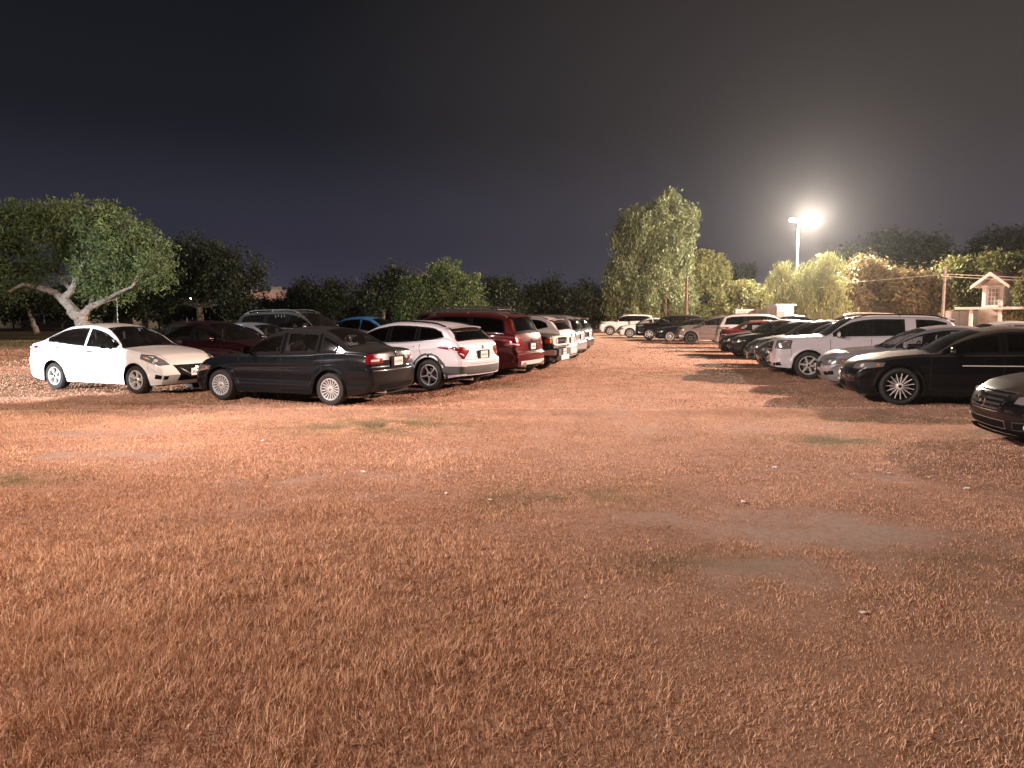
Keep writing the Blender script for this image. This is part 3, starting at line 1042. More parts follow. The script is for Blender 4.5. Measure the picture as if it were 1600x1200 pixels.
def build_car(name, label, cat, base, pos, alpha, paintm, glassm, wheel='double', group=None, trim=None, rails=None, clad=False,
              head=None, tail=None, grille='bar', fascia='auto', interior=True, handles=None, antenna=False, extras=(), mirror=None, chrome_line=False, plate=(True, True), **kw):
    c = Car(base, paintm, glassm, **kw)
    c.make_body()
    L, W, H, hw, b = c.L, c.W, c.H, c.hw, c.b
    root = empty(name, (pos[0], pos[1], 0), R(alpha - 180))
    tag(root, label, cat, group)
    det = c.det
    # side windows between the pillars
    d0, d1 = b['dlo']
    edges = [d0] + b['pil'] + [d1]
    wins = []
    ins = .105 if not c.suv else .115
    for k in range(len(edges) - 1):
        wp = kw.get('widepil', {})
        a = edges[k] + (.0 if k == 0 else wp.get(k, .035)); e = edges[k + 1] - (.0 if k == len(edges) - 2 else .035)
        n = 7
        xs = list(np.linspace(a, e, n))
        lo, hi = [], []
        sl = .10 if (k == len(edges) - 3 and len(edges) > 3 and c.suv) else 0
        for i, x in enumerate(xs):
            zl = c.belt(x) + .035
            lo.append((x, zl))
            xh = x
            if k == 0:
                # A pillar: the upper edge follows the windscreen slope
                pass
            zh = c.top(xh) - ins
            hi.append((xh, max(zh, zl + .012)))
        if k == len(edges) - 2 and c.suv and base != 'fj':
            hi[-1] = (e - .10, hi[-1][1]); hi[-2] = (min(hi[-2][0], e - .2), hi[-2][1])
        wins.append((lo, hi))
    gp = c.glass
    fine = []
    if kw.get('blackpil', True) and det:
        for sgn in '+-':
            for k in range(len(wins) - 1):
                m = MB()
                (l0, h0), (l1, h1) = wins[k], wins[k + 1]
                if l1[0][0] - l0[-1][0] > .12:
                    continue
                c.patch('S' + sgn, [(l0[-1][0] - .01, l0[-1][1]), (l1[0][0] + .01, l1[0][1])], [(h0[-1][0] - .01, h0[-1][1]), (h1[0][0] + .01, h1[0][1])], simple('matt_black_film', (.004, .004, .004), .9, spec=.03), nu=3, nv=5, eps=.0025, skirt=.004, mb=m)
                m.build('door_pillar', root)
    for sgn in '+-':
        for lo, hi in wins:
            c.patch('S' + sgn, lo, hi, gp, 'side_window', root, nu=8 if det else 4, nv=4 if det else 2, eps=.004, border=.035, bmat=BLACK if not trim else BLACK, skirt=.01)
            if sgn == '+':
                cx = sum(p[0] for p in lo) / len(lo); cz = (sum(p[1] for p in lo) + sum(p[1] for p in hi)) / (2 * len(lo))
                poly = lo + hi[::-1]
                g = .022
                sh = []
                for x, z in poly:
                    dx, dz = cx - x, cz - z
                    sh.append((x + math.copysign(min(abs(dx), g), dx), z + math.copysign(min(abs(dz), g), dz)))
                fine.append(sh)
    c.roofpatch(b['ws'][0], b['ws'][1], gp, 'windshield', root)
    rgm = gp
    c.roofpatch(b['rg'][0], b['rg'][1], rgm, 'rear_window', root)
    # cut the openings out of the shell
    keepf, keepm = [], []
    n1, n12, n123, nn = c.idx
    for fi, f in enumerate(c.mb.f):
        me = c.meta[fi]
        kill = False
        if me is not None:
            x, j = me
            jj = min(j, c.nr - 2 - j)
            if jj >= n123 - 1:
                for a, e in (b['ws'], b['rg']):
                    if a + .005 < x < e - .005 and jj >= n123 - 1:
                        kill = True
            elif jj >= n1:
                vs = [c.mb.v[i] for i in f]
                px = sum(v[0] for v in vs) / 4; pz = sum(v[2] for v in vs) / 4
                for sh in fine:
                    if poly_in(px, pz, sh):
                        kill = True
        if not kill:
            keepf.append(f); keepm.append(c.mb.m[fi])
    c.mb.f, c.mb.m = keepf, keepm
    # door and hood gaps on the shell
    if det:
        dx = [c.wx[0] + c.Ra + .10] + [p for p in b['pil'][:1]]
        rear_cut = c.wx[1] - c.Ra * .55
        for sgn in '+-':
            for x in dx:
                lo = [(x - .006, b['sill'] + .10), (x - .006, c.belt(x) + .01)]
                hi = [(x + .006, b['sill'] + .10), (x + .006, c.belt(x) + .01)]
                c.patch('S' + sgn, lo, hi, SEAM, nu=14, nv=1, eps=.0012, skirt=0, mb=c.mb)
            xr = min(b['pil'][1] + .12 if len(b['pil']) > 1 else c.wx[1] + .1, b['dlo'][1] - .05)
            pts = [(rear_cut - .30, b['sill'] + .10), (rear_cut - .26, b['R'] + .12), (rear_cut + .02, b['R'] + c.Ra * .95), (xr - .02, c.belt(xr) - .1), (xr, c.belt(xr) + .01)]
            c.patch('S' + sgn, pts, [(x + .012, z) for x, z in pts], SEAM, nu=20, nv=1, eps=.0012, skirt=0, mb=c.mb)
            lo = [(dx[0], b['sill'] + .10), (rear_cut - .30, b['sill'] + .10)]
            c.patch('S' + sgn, lo, [(x, z + .008) for x, z in lo], SEAM, nu=16, nv=1, eps=.0012, skirt=0, mb=c.mb)
            # fender / bumper split front and rear
            zt = c.top(.25)
            x0 = .50
            lo = [(x0, b['R'] + .22), (x0 - .05, zt - .12)]
            c.patch('S' + sgn, lo, [(x + .007, z) for x, z in lo], SEAM, nu=6, nv=1, eps=.0012, skirt=0, mb=c.mb)
        # hood line across and along
        for sy in (-1, 1):
            lo = [(.22, sy * hw * .66), (b['ws'][0] - .1, sy * hw * .80)]
            c.patch('T', lo, [(x, y + .008) for x, y in lo], SEAM, nu=16, nv=1, eps=.0012, skirt=0, mb=c.mb)
        if not c.suv:
            for sy in (-1, 1):
                lo = [(b['rg'][1] + .05, sy * hw * .74), (L - .16, sy * hw * .70)]
                c.patch('T', lo, [(x, y + .008) for x, y in lo], SEAM, nu=8, nv=1, eps=.0012, skirt=0, mb=c.mb)
        zz = .66 if not c.suv else .60
        lo = [(-hw * .62, zz), (hw * .62, zz)]
        c.patch('B', lo, [(y, z + .008) for y, z in lo], SEAM, nu=12, nv=1, eps=.0012, skirt=0, mb=c.mb)
    # shoulder crease / sill strip
    body = c.mb.build('body', root, ang=70)
    # underside with wheel wells
    u = MB()
    s_ = b['sill']
    u.box((L / 2, 0, s_ + .02), (L - .5, W - .22, .06), WELL)
    for xw in c.wx:
        for sy in (-1, 1):
            u.lathe([(c.Ra + .012, sy * (hw - .035)), (c.Ra + .012, sy * (hw - .34)), (.02, sy * (hw - .34))], WELL, 20, a0=-.35, a1=math.pi + .35, c=(xw, 0, b['R']))
    # bulkheads hide the empty engine bay and boot
    u.box((b['ws'][0] * .5 + .15, 0, (s_ + .62) / 2 + .05), (b['ws'][0] - .35, W * .55, .62 - s_), WELL)
    u.box((L - .55, 0, (s_ + .62) / 2 + .05), (.7, W * .55, .62 - s_), WELL)
    u.build('underbody', root)
    # wheels
    tmd, rmd = wheel_meshes(b['R'], wheel)
    for ix, xw in enumerate(c.wx):
        for sy in (-1, 1):
            we = empty('wheel', (xw, sy * (hw - .125), b['R']), 0 if sy > 0 else math.pi, root)
            we.rotation_euler = (0, random.uniform(0, 6), 0 if sy > 0 else math.pi)
            for nm, md in (('tyre', tmd), ('rim', rmd)):
                o = bpy.data.objects.new(nm, md); COL.objects.link(o); o.parent = we
    # lamps
    zt = c.top(.1)
    if head is None:
        head = ([(.44, zt - .20), (.75, zt - .20), (1.02, zt - .13)], [(.50, zt - .075), (.80, zt - .04), (1.04, zt - .06)])
    if tail is None:
        zr = c.top(L - .06)
        tail = ([(.42, zr - .30), (.78, zr - .31)], [(.44, zr - .13), (.80, zr - .10)]) if not c.suv else ([(.50, zr - .28), (.92, zr - .30)], [(.52, zr - .10), (.90, zr - .05)])
    hm = kw.get('headmat', HEADL)
    for sgn in '+-':
        h_ = c.patch('f' + sgn, head[0], head[1], hm, 'headlight', root, nu=8, nv=4, eps=.006, border=.012, bmat=HEADD, skirt=.03, bulge=.004)
        if det:
            # reflector bowl seen through the lens
            q = polyat(head[0], .42).lerp(polyat(head[1], .42), .5)
            p, n, D = c.hit('f' + sgn, q.x, q.y)
            m = MB(); m.tube([p + n * .004, p + n * .013], [.042, .036], WHITEL, 12)
            q = polyat(head[0], .85).lerp(polyat(head[1], .85), .5)
            p, n, D = c.hit('f' + sgn, q.x, q.y)
            m.build('bulb', h_)
            m = MB(); m.tube([p + n * .004, p + n * .012], [.028, .022], ORANGE, 8)
            m.build('turn_signal', h_)
        t_ = c.patch('r' + sgn, tail[0], tail[1], REDL, 'taillight', root, nu=8, nv=4, eps=.007, skirt=.03, bulge=.006)
        if det:
            q0, q1 = polyat(tail[0], .25).lerp(polyat(tail[1], .25), .25), polyat(tail[0], .75).lerp(polyat(tail[1], .75), .25)
            c.patch('r' + sgn, [q0, q1], [q0 + Vector((0, .035)), q1 + Vector((0, .035))], WHITEL, 'reversing_light', t_, nu=4, nv=1, eps=.0145, skirt=.004)
    # front fascia
    zf = c.top(.03)
    if grille == 'bar':
        g = c.patch('F', [(-.42, zf - .22), (.42, zf - .22)], [(-.50, zf - .07), (.50, zf - .07)], BLACK, 'grille', root, nu=12, nv=3, eps=.006, skirt=.03, border=.014, bmat=CHROME)
        m = MB()
        for k in range(3):
            z = zf - .185 + k * .04
            c.patch('F', [(-.40, z), (.40, z)], [(-.40, z + .010), (.40, z + .010)], TRIMS if det else BLACK, nu=12, nv=1, eps=.012, skirt=.006, mb=m)
        m.build('slats', g)
    elif grille == 'v':
        g = c.patch('F', [(-.36, zf - .30), (.36, zf - .30)], [(-.52, zf - .05), (.52, zf - .05)], BLACK, 'grille', root, nu=12, nv=4, eps=.006, skirt=.03)
        m = MB()
        for sy in (-1, 1):
            c.patch('F', [(sy * .50, zf - .07), (sy * .17, zf - .27), (0, zf - .28)], [(sy * .45, zf - .07), (sy * .15, zf - .235), (0, zf - .245)], CHROME, nu=8, nv=1, eps=.014, skirt=.01, mb=m)
        m.build('chrome_strip', g)
    elif grille == 'tall':
        g = c.patch('F', [(-.46, zf - .34), (.46, zf - .34)], [(-.52, zf - .05), (.52, zf - .05)], BLACK, 'grille', root, nu=12, nv=4, eps=.006, skirt=.03, border=.02, bmat=CHROME)
        m = MB()
        for k in range(3):
            z = zf - .27 + k * .08
            c.patch('F', [(-.44, z), (.44, z)], [(-.44, z + .03), (.44, z + .03)], CHROME, nu=12, nv=1, eps=.014, skirt=.01, mb=m)
        m.build('slats', g)
    if grille != 'none':
        gg = MB()
        c.patch('F', [(-.45, .30), (.45, .30)], [(-.40, .42), (.40, .42)], BLACK, nu=10, nv=2, eps=.005, skirt=.01, mb=gg)
        for sy in '+-':
            c.patch('f' + sy, [(.56, .33), (.80, .35)], [(.52, .40), (.78, .44)], BLACK, nu=4, nv=2, eps=.005, skirt=.01, mb=gg)
        gg.build('air_intake', root)
        p, n, D = c.hit('F', 0, zf - .145)
        m = MB(); m.tube([p + n * .012, p + n * .03], [.055, .048], CHROME, 16); m.build('badge', root)
    if plate[0]:
        p, n, D = c.hit('F', 0, .47)
        m = MB(); m.box((p.x - .022, 0, .47), (.008, .31, .15), PLATE)
        for k in range(6):
            m.box((p.x - .0275, -.11 + k * .044, .465), (.002, .022, .06), PLTX)
        m.build('licence_plate', root)
    if plate[1]:
        zp = .84 if not c.suv else .86
        zp = kw.get('platez', zp)
        p, n, D = c.hit('B', 0, zp)
        m = MB()
        m.box((p.x + .010, 0, zp), (.018, .50, .19), BLACK)
        m.box((p.x + .024, 0, zp), (.008, .31, .15), PLATE)
        for k in range(6):
            m.box((p.x + .029, -.11 + k * .044, zp - .005), (.002, .020, .06), PLTX)
        m.build('licence_plate', root)
        p, n, D = c.hit('B', 0, zp + .16)
        m = MB(); m.tube([p + n * .002, p + n * .014], [.045, .042], CHROME, 14); m.build('badge', root)
    # rear bumper strip and exhaust
    if det:
        m = MB()
        c.patch('B', [(-hw * .72, .33), (hw * .72, .33)], [(-hw * .72, .42), (hw * .72, .42)], CLAD if c.suv else BLACK, nu=12, nv=2, eps=.006, skirt=.01, mb=m)
        m.build('bumper_insert', root)
        m = MB(); m.tube([(L - .45, -hw * .55, .27), (L - .04, -hw * .55, .265)], .028, TRIMS, 10); m.build('exhaust', root)
    # mirrors, handles
    mm = mirror or paintm
    xm = b['ws'][0] + .38
    zm = c.belt(xm) + .10
    for sy in (-1, 1):
        p, n, D = c.hit('S+' if sy > 0 else 'S-', xm, c.belt(xm) - .02)
        y = sy * abs(p.y)
        m = MB()
        m.tube([(xm, y - sy * .02, zm - .07), (xm + .01, y + sy * .07, zm - .03)], [.02, .025], BLACK, 8)
        P = []
        for t, r0, r1 in ((0, .045, .05), (.3, .075, .075), (.75, .07, .07), (1, .035, .04)):
            yy = y + sy * (.04 + .20 * t)
            for a in range(12):
                an = 2 * math.pi * a / 12
                P.append((xm + .01 + .055 * math.cos(an) * (1 if math.cos(an) < 0 else .35) * (r0 / .07), yy, zm + r1 * math.sin(an) * (.95)))
        F = [(i * 12 + a, i * 12 + (a + 1) % 12, (i + 1) * 12 + (a + 1) % 12, (i + 1) * 12 + a) for i in range(3) for a in range(12)]
        F += [tuple(range(12)), tuple(range(36, 48))[::-1]]
        m.add(P, F, mm)
        m.build('side_mirror', root)
    if det:
        for sgn in '+-':
            for xh in [b['pil'][0] - .22, (b['pil'][1] if len(b['pil']) > 1 else b['dlo'][1] - .35) - (.12 if len(b['pil']) > 1 else .1)]:
                z = c.belt(xh) - .085
                c.patch('S' + sgn, [(xh - .10, z), (xh + .09, z + .004)], [(xh - .10, z + .024), (xh + .09, z + .028)], handles or paintm, 'door_handle', root, nu=6, nv=2, eps=.022, skirt=.02)
    if trim:
        for sgn in '+-':
            m = MB()
            xs = list(np.linspace(d0 + .05, d1 - .05, 10))
            lo = [(x, c.belt(x) + .012) for x in xs]
            c.patch('S' + sgn, lo, [(x, z + .016) for x, z in lo], trim, nu=18, nv=1, eps=.008, skirt=.004, mb=m)
            if chrome_line:
                hi = [(x, max(c.top(x) - ins, c.belt(x) + .04)) for x in np.linspace(d0 + .03, d1 - .02, 16)]
                c.patch('S' + sgn, hi, [(x, z + .016) for x, z in hi], trim, nu=26, nv=1, eps=.008, skirt=.004, mb=m)
            m.build('window_trim', root)
    if clad:
        for sgn in '+-':
            sy = 1 if sgn == '+' else -1
            m = MB()
            for xw in c.wx:
                n = 22
                A = [math.pi * (-.10 + 1.20 * k / n) for k in range(n + 1)]
                lo = [(xw - c.Ra * 1.0 * math.cos(a), b['R'] + c.Ra * 1.0 * math.sin(a)) for a in A]
                hi = [(xw - (c.Ra + .075) * math.cos(a), b['R'] + (c.Ra + .075) * math.sin(a)) for a in A]
                lo = [(x, max(z, s_ + .03)) for x, z in lo]; hi = [(x, max(z, s_ + .03)) for x, z in hi]
                c.patch('S' + sgn, lo, hi, CLAD, nu=24, nv=2, eps=.012, skirt=.02, mb=m)
            xs = [c.wx[0] + c.Ra + .04, c.wx[1] - c.Ra - .04]
            c.patch('S' + sgn, [(xs[0], s_ + .02), (xs[1], s_ + .02)], [(xs[0], s_ + .15), (xs[1], s_ + .15)], CLAD, nu=12, nv=2, eps=.012, skirt=.02, mb=m)
            m.build('cladding', root)
        m = MB()
        rt = (L - c.wx[1] - c.Ra * .9) * .7071
        for sgn in '+-':
            c.patch('r' + sgn, [(.50, .40), (.66, .40), (1.08, .36)], [(.50, .54), (.66, .56), (1.08, .56)], CLAD, nu=10, nv=3, eps=.012, skirt=.02, mb=m)
        c.patch('B', [(-hw * .74, .40), (hw * .74, .40)], [(-hw * .74, .56), (hw * .74, .56)], CLAD, nu=12, nv=3, eps=.012, skirt=.02, mb=m)
        m.build('rear_bumper', root)
    if rails:
        mat, hgt = rails
        for sy in (-1, 1):
            m = MB()
            x0, x1 = b['ws'][1] + .05, b['rg'][0] - .15
            pts = []
            for k in range(17):
                x = x0 + (x1 - x0) * k / 16
                sec, y2, rz, idx = c.section(x)
                e = min(1, k / 2, (16 - k) / 2)
                pts.append((x, sy * (y2 + .0), rz(y2) + (.012 + hgt * e)))
            m.tube(pts, .017, mat, 8)
            for k in (1, 8, 15):
                p = pts[k]
                m.tube([(p[0], p[1], p[2] - hgt - .03), p], .014, mat, 6)
            m.build('roof_rail', root)
    if antenna:
        m = MB()
        x = b['rg'][0] - .12
        z = c.top(x)
        m.tube([(x, 0, z - .01), (x + .02, 0, z + .03), (x + .30, 0, z + .20)], [.02, .006, .004], BLACK, 6)
        m.build('antenna', root)
    if c.suv and base != 'fj':
        # spoiler lip over the rear glass
        m = MB()
        x = b['rg'][0]
        G = []
        for q in np.linspace(-1, 1, 13):
            row = []
            for dx, dz in ((-.10, .006), (.02, .022), (.12, .012), (.10, -.015), (-.02, -.03)):
                sec, y2, rz, idx = c.section(x - .05)
                y = q * y2 * 1.02
                row.append((x + dx - .10 * q * q, y, rz(y) + dz))
            G.append(row)
        m.grid(G, paintm)
        m.build('spoiler', root, ang=60)
    # cabin
    if interior:
        m = MB()
        zc = b['sill'] + .30
        xd = b['ws'][0] + .35
        m.box((xd, 0, c.belt(xd) - .10), (.40, W - .28, .24), DASH, top=(.7, 1))
        m.build('dashboard', root)
        for sy in (-1, 1):
            m = MB()
            xs_ = b['pil'][0] - .15
            m.box((xs_ - .25, sy * .36, zc + .02), (.50, .48, .20), SEAT)
            bx = MB()
            P = []
            for (x, z, w, t) in ((xs_, zc + .1, .23, .08), (xs_ + .10, zc + .38, .25, .08), (xs_ + .17, zc + .60, .20, .06), (xs_ + .18, zc + .64, .11, .05), (xs_ + .20, zc + .80, .11, .045)):
                P += [(x - t, sy * .36 - w, z), (x + t, sy * .36 - w, z), (x + t, sy * .36 + w, z), (x - t, sy * .36 + w, z)]
            F = []
            for i in range(4):
                for k in range(4):
                    F.append((i * 4 + k, i * 4 + (k + 1) % 4, (i + 1) * 4 + (k + 1) % 4, (i + 1) * 4 + k))
            F += [(3, 2, 1, 0), (16, 17, 18, 19)]
            m.add(P, F, SEAT)
            m.build('seat', root)
        m = MB()
        xr = b['pil'][0] + .85
        m.box((xr - .2, 0, zc + .02), (.5, W - .45, .2), SEAT)
        m.box((xr + .12, 0, zc + .34), (.16, W - .45, .50), SEAT, top=(.6, .95))
        m.build('rear_seat', root)
        m = MB()
        ctr = Vector((xd + .38, -.36, c.belt(xd) + .02))
        pts = [ctr + Vector((.06 * math.sin(a), .18 * math.cos(a), .17 * math.sin(a))) for a in np.linspace(0, 2 * math.pi, 21)]
        m.tube(pts, .014, DASH, 6, caps=False)
        m.tube([ctr, ctr + Vector((-.2, 0, -.08))], .03, DASH, 6)
        m.build('steering_wheel', root)
    for fn in extras:
        fn(c, root)
    # shift so that the empty sits under the middle of the car
    for ch in root.children:
        ch.location = Vector(ch.location) + Vector((-L / 2, 0, 0))
    return root, c


def place(base, alpha, px=None, py=None, which='fn', L=None, fo=None, wb=None, W=None, xy=None):
    """centre of a car from the pixel where one near wheel meets the ground"""
    B = BASE[base]
    L = L or B['L']; W = W or B['W']; fo = fo or B['fo']; wb = wb or B['wb']
    g = gpt(px, py) if xy is None else Vector((xy[0], xy[1], 0))
    f = Vector((math.cos(R(alpha)), math.sin(R(alpha)), 0))
    side = Vector((-f.y, f.x, 0))
    if side.y > 0: side = -side                        # the side towards the camera
    off = {'f': L / 2 - fo, 'r': L / 2 - fo - wb, 'F': L / 2, 'B': -L / 2}[which[0]]
    ctr = g - f * off
    if which[1] == 'n':
        ctr = ctr - side * (W / 2 - .08)
    elif which[1] == 'x':
        ctr = ctr + side * (W / 2 - .08)
    return ctr


P_WHITE = paint('paint_white', (.74, .73, .72), .22)
P_WHITE2 = paint('paint_pearl_white', (.70, .66, .68), .35)
P_LILAC = paint('paint_pale_grey_white', (.66, .645, .70), .28)
P_NAVY = paint('paint_dark_grey_blue', (.005, .0065, .009), .10, .1)
P_BLACK = paint('paint_black', (.003, .003, .004), .42)
P_BLACK2 = paint('paint_black_clean', (.004, .004, .005), .22)
P_MAROON = paint('paint_maroon', (.013, .0012, .003), .04)
P_RED = paint('paint_dark_red', (.085, .005, .005), .10, .1)
P_RED2 = paint('paint_red', (.24, .018, .018), .25, .1)
P_SILVER = paint('paint_silver', (.36, .37, .41), .45, .5)
P_LBLUE = paint('paint_pale_blue_silver', (.34, .42, .55), .3, .4)
P_BLUE = paint('paint_blue', (.03, .17, .42), .12, .1)
P_CHAR = paint('paint_charcoal', (.035, .037, .044), .3, .4)
P_GREY = paint('paint_warm_grey', (.20, .165, .155), .3, .3)
P_BEIGE = paint('paint_champagne', (.34, .30, .26), .6, .4)
P_SLATE = paint('paint_slate', (.10, .11, .14), .55, .4)
G_CLEAR = glass('glass_clear', .62, .015)
G_MID = glass('glass_mid', .34, .015)
G_DARK = glass('glass_dark', .05, .006)
G_DUST = glass('glass_dusty', .30, .07)

ROWS_LEFT = 'cars parked in the left rows'
ROWS_RIGHT = 'cars parked in the right row'


def roof_rack(c, root):
    m = MB()
    x0, x1 = 1.75, 3.95
    z = c.H + .035
    y = .56
    for sy in (-1, 1):
        m.tube([(x0, sy * y, z), (x1, sy * y, z)], .020, TRIMS, 8)
        m.tube([(x0, sy * y, z + .07), (x1 - .2, sy * y, z + .07)], .018, TRIMS, 8)
        for k in range(5):
            x = x0 + (x1 - x0) * k / 4
            m.tube([(x, sy * y, c.top(min(x + .4, 4.2)) - .05), (x, sy * y, z + .07)], .014, TRIMS, 6)
    for k in range(9):
        x = x0 + (x1 - x0) * k / 8
        m.tube([(x, -y, z), (x, y, z)], .014, TRIMS, 6)
    m.build('roof_rack', root)


def fj_front(c, root):
    PW = simple('white_grille_surround', (.78, .76, .72), .35)
    zf = .93
    m = MB()
    # white stadium-shaped surround with a dark slot
    P, Q = [], []
    n = 40
    def stad(hw_, hh):
        out = []
        for k in range(n):
            a = 2 * math.pi * k / n
            cx, sx = math.cos(a), math.sin(a)
            out.append((math.copysign(abs(cx) ** .35, cx) * hw_, math.copysign(abs(sx) ** .6, sx) * hh))
        return out
    lv = [(-.045, stad(.80, .150)), (-.085, stad(.77, .135)), (-.085, stad(.64, .105)), (-.03, stad(.62, .095))]
    V, F = [], []
    for x, st in lv:
        for y, z in st:
            V.append((x + .06 * (y / .8) ** 2, y, zf + z))
    for i in range(3):
        for k in range(n):
            F.append((i * n + k, i * n + (k + 1) % n, (i + 1) * n + (k + 1) % n, (i + 1) * n + k))
    m.add(V, F, PW)
    m.add([V[3 * n + k] for k in range(n)], [tuple(range(n))], BLACK)
    for k in range(6):
        m.box((-.05, -.20 + k * .08, zf), (.02, .05, .055), TRIMS)
    m.build('grille', root)
    for sy in (-1, 1):
        h = MB()
        h.tube([(.02, sy * .52, zf), (-.075, sy * .52, zf)], [.085, .08], WHITEL, 18)
        h.build('headlight', root)
        h = MB(); h.box((.10, sy * .87, zf), (.16, .12, .11), ORANGE); h.build('marker_light', root)
        h = MB(); h.box((.12, sy * .72, .60), (.42, .34, .14), WHITEL if False else simple('bumper_silver', (.6, .59, .6), .35, .3), rz=sy * .25)
        h.build('bumper_corner', root)
    m = MB()
    m.box((-.05, 0, .60), (.22, 1.25, .20), CLAD)
    m.box((-.10, 0, .45), (.14, .80, .14), PW)
    m.box((.0, 0, .76), (.10, 1.6, .06), CLAD)
    m.build('bumper', root)
    m = MB(); m.box((-.185, .12, .62), (.01, .31, .16), PLATE)
    for k in range(6):
        m.box((-.1915, .01 + k * .044, .615), (.002, .02, .06), PLTX)
    m.build('licence_plate', root)


def crease_glint(c, root):  # pale strips on the doors, a painted reflection along the body crease
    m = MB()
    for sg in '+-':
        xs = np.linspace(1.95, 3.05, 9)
        c.patch('S' + sg, [(x, .752 + .01 * (x - 2)) for x in xs], [(x, .768 + .01 * (x - 2)) for x in xs], simple('polished_spoke_and_glint', (.85, .82, .8), .3, .25), nu=12, nv=1, eps=.008, skirt=.006, mb=m)
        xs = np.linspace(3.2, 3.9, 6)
        c.patch('S' + sg, [(x, .762) for x in xs], [(x, .777) for x in xs], simple('polished_spoke_and_glint', (.85, .82, .8), .3, .25), nu=8, nv=1, eps=.008, skirt=.006, mb=m)
    m.build('crease_glint_strip', root)


def merc_front(c, root):
    m = MB()
    G = []
    for k in range(4):
        z = .50 + k * .055
        c.patch('F', [(-.40 - .03 * k, z), (.40 + .03 * k, z)], [(-.40 - .03 * k, z + .022), (.40 + .03 * k, z + .022)], simple('slat_grey', (.10, .10, .10), .3, .6), nu=14, nv=1, eps=.022, skirt=.01, mb=m)
    c.patch('F', [(-.38, .47), (.38, .47)], [(-.56, .735), (.56, .735)], BLACK, nu=14, nv=3, eps=.006, skirt=.02, border=.014, bmat=TRIMS, mb=m)
    m.build('grille', root)
    p, n, D = c.hit('F', 0, .61)
    e = MB()
    ctr = Vector((p.x - .045, 0, .61))
    e.tube([ctr + Vector((0, .10 * math.cos(a), .10 * math.sin(a))) for a in np.linspace(0, 2 * math.pi, 29)], .011, CHROME, 8, caps=False)
    for k in range(3):
        a = math.pi / 2 + k * 2 * math.pi / 3
        e.tube([ctr, ctr + Vector((0, .095 * math.cos(a), .095 * math.sin(a)))], [.016, .006], CHROME, 8)
    e.build('emblem', root)
    m = MB()
    c.patch('F', [(-.50, .27), (.50, .27)], [(-.52, .38), (.52, .38)], BLACK, nu=12, nv=2, eps=.006, skirt=.015, border=.01, bmat=TRIMS, mb=m)
    for sy in '+-':
        c.patch('f' + sy, [(.52, .27), (.80, .30)], [(.52, .38), (.80, .40)], BLACK, nu=6, nv=2, eps=.006, skirt=.015, border=.012, bmat=simple('slat_grey', (.1, .1, .1), .3, .6), mb=m)
    m.build('lower_grille', root)
    for sy in '+-':
        p, n, D = c.hit('f' + sy, .72, .335)
        m = MB(); m.tube([p, p + n * .02], [.045, .04], WHITEL, 14); m.build('fog_light', root)
    m = MB()
    c.patch('F', [(-.72, .215), (.72, .215)], [(-.72, .235), (.72, .235)], BLACK, nu=14, nv=1, eps=.05, skirt=.06, mb=m)
    m.build('front_lip', root)


def baby_charm(c, root):
    pass


def window_charms(c, root):
    m = MB()
    for k in range(4):
        x = 2.78 + k * .12
        z = c.top(x) - .17
        p, n, D = c.hit('S+', x, z)
        for sy in (-1, 1):
            m.box((x, sy * (abs(p.y) - .04), z - .03 * (k % 2)), (.035, .01, .10), simple('white_sticker', (.7, .7, .7), .5))
    m.build('sticker', root)


def exhaust_trim(c, root):
    for sy in (-1, 1):
        m = MB()
        m.tube([(c.L - .22, sy * .62, .40), (c.L + .005, sy * .62, .40)], [.055, .065], CHROME, 14)
        m.build('exhaust', root)


def chrome_tail(c, root):
    m = MB()
    c.patch('B', [(-.78, .40), (.78, .40)], [(-.78, .50), (.78, .50)], simple('bumper_silver', (.6, .59, .6), .35, .3), nu=12, nv=2, eps=.02, skirt=.03, mb=m)
    c.patch('B', [(-.88, .26), (.88, .26)], [(-.88, .395), (.88, .395)], BLACK, nu=12, nv=2, eps=.012, skirt=.02, mb=m)
    m.build('bumper_skirt', root)
    m = MB()
    zr = c.top(c.L - .05)
    c.patch('B', [(-.55, .97), (.55, .97)], [(-.55, 1.0), (.55, 1.0)], CHROME, nu=10, nv=1, eps=.012, skirt=.008, mb=m)
    m.build('chrome_strip', root)


# ---- left cluster
B = build_car
B('white_sedan', 'white sedan with black mirrors standing left of all the others, its side brightly lit', 'car', 'versa', place('versa', -24, 217, 616, 'fn'), -24,
  P_WHITE, G_MID, 'double', ROWS_LEFT, handles=CHROME, grille='v', mirror=BLACK, blackpil=False,
  head=([(.50, .64), (.72, .62), (1.08, .76)], [(.62, .74), (.80, .83), (1.06, .86)]), tail=([(.60, .90), (.92, .93)], [(.60, .97), (.95, .99)]))
B('dark_sedan', 'dark blue grey sedan with many finned silver hubcaps, foremost of the left cars', 'car', 'vento', place('vento', 159, 519, 634, 'rn'), 159,
  P_NAVY, G_CLEAR, 'hubcap', ROWS_LEFT, handles=BLACK, antenna=True, mirror=BLACK, platez=.82, trim=BLACK,
  tail=([(.38, .80), (.74, .79)], [(.44, .965), (.74, .975)]))
B('white_crossover', 'white crossover with black wheel arches and angular red taillights beside the dark sedan', 'SUV', 'trax', place('trax', 152, 673, 610, 'rn'), 152,
  P_LILAC, G_DARK, 'five', ROWS_LEFT, clad=True, rails=(BLACK, .012), mirror=BLACK, trim=TRIMS, chrome_line=False,
  tail=([(.46, .88), (.62, .68), (.80, .90), (1.12, .955)], [(.46, .965), (.62, .985), (.80, .985), (1.13, .975)]), platez=.80)
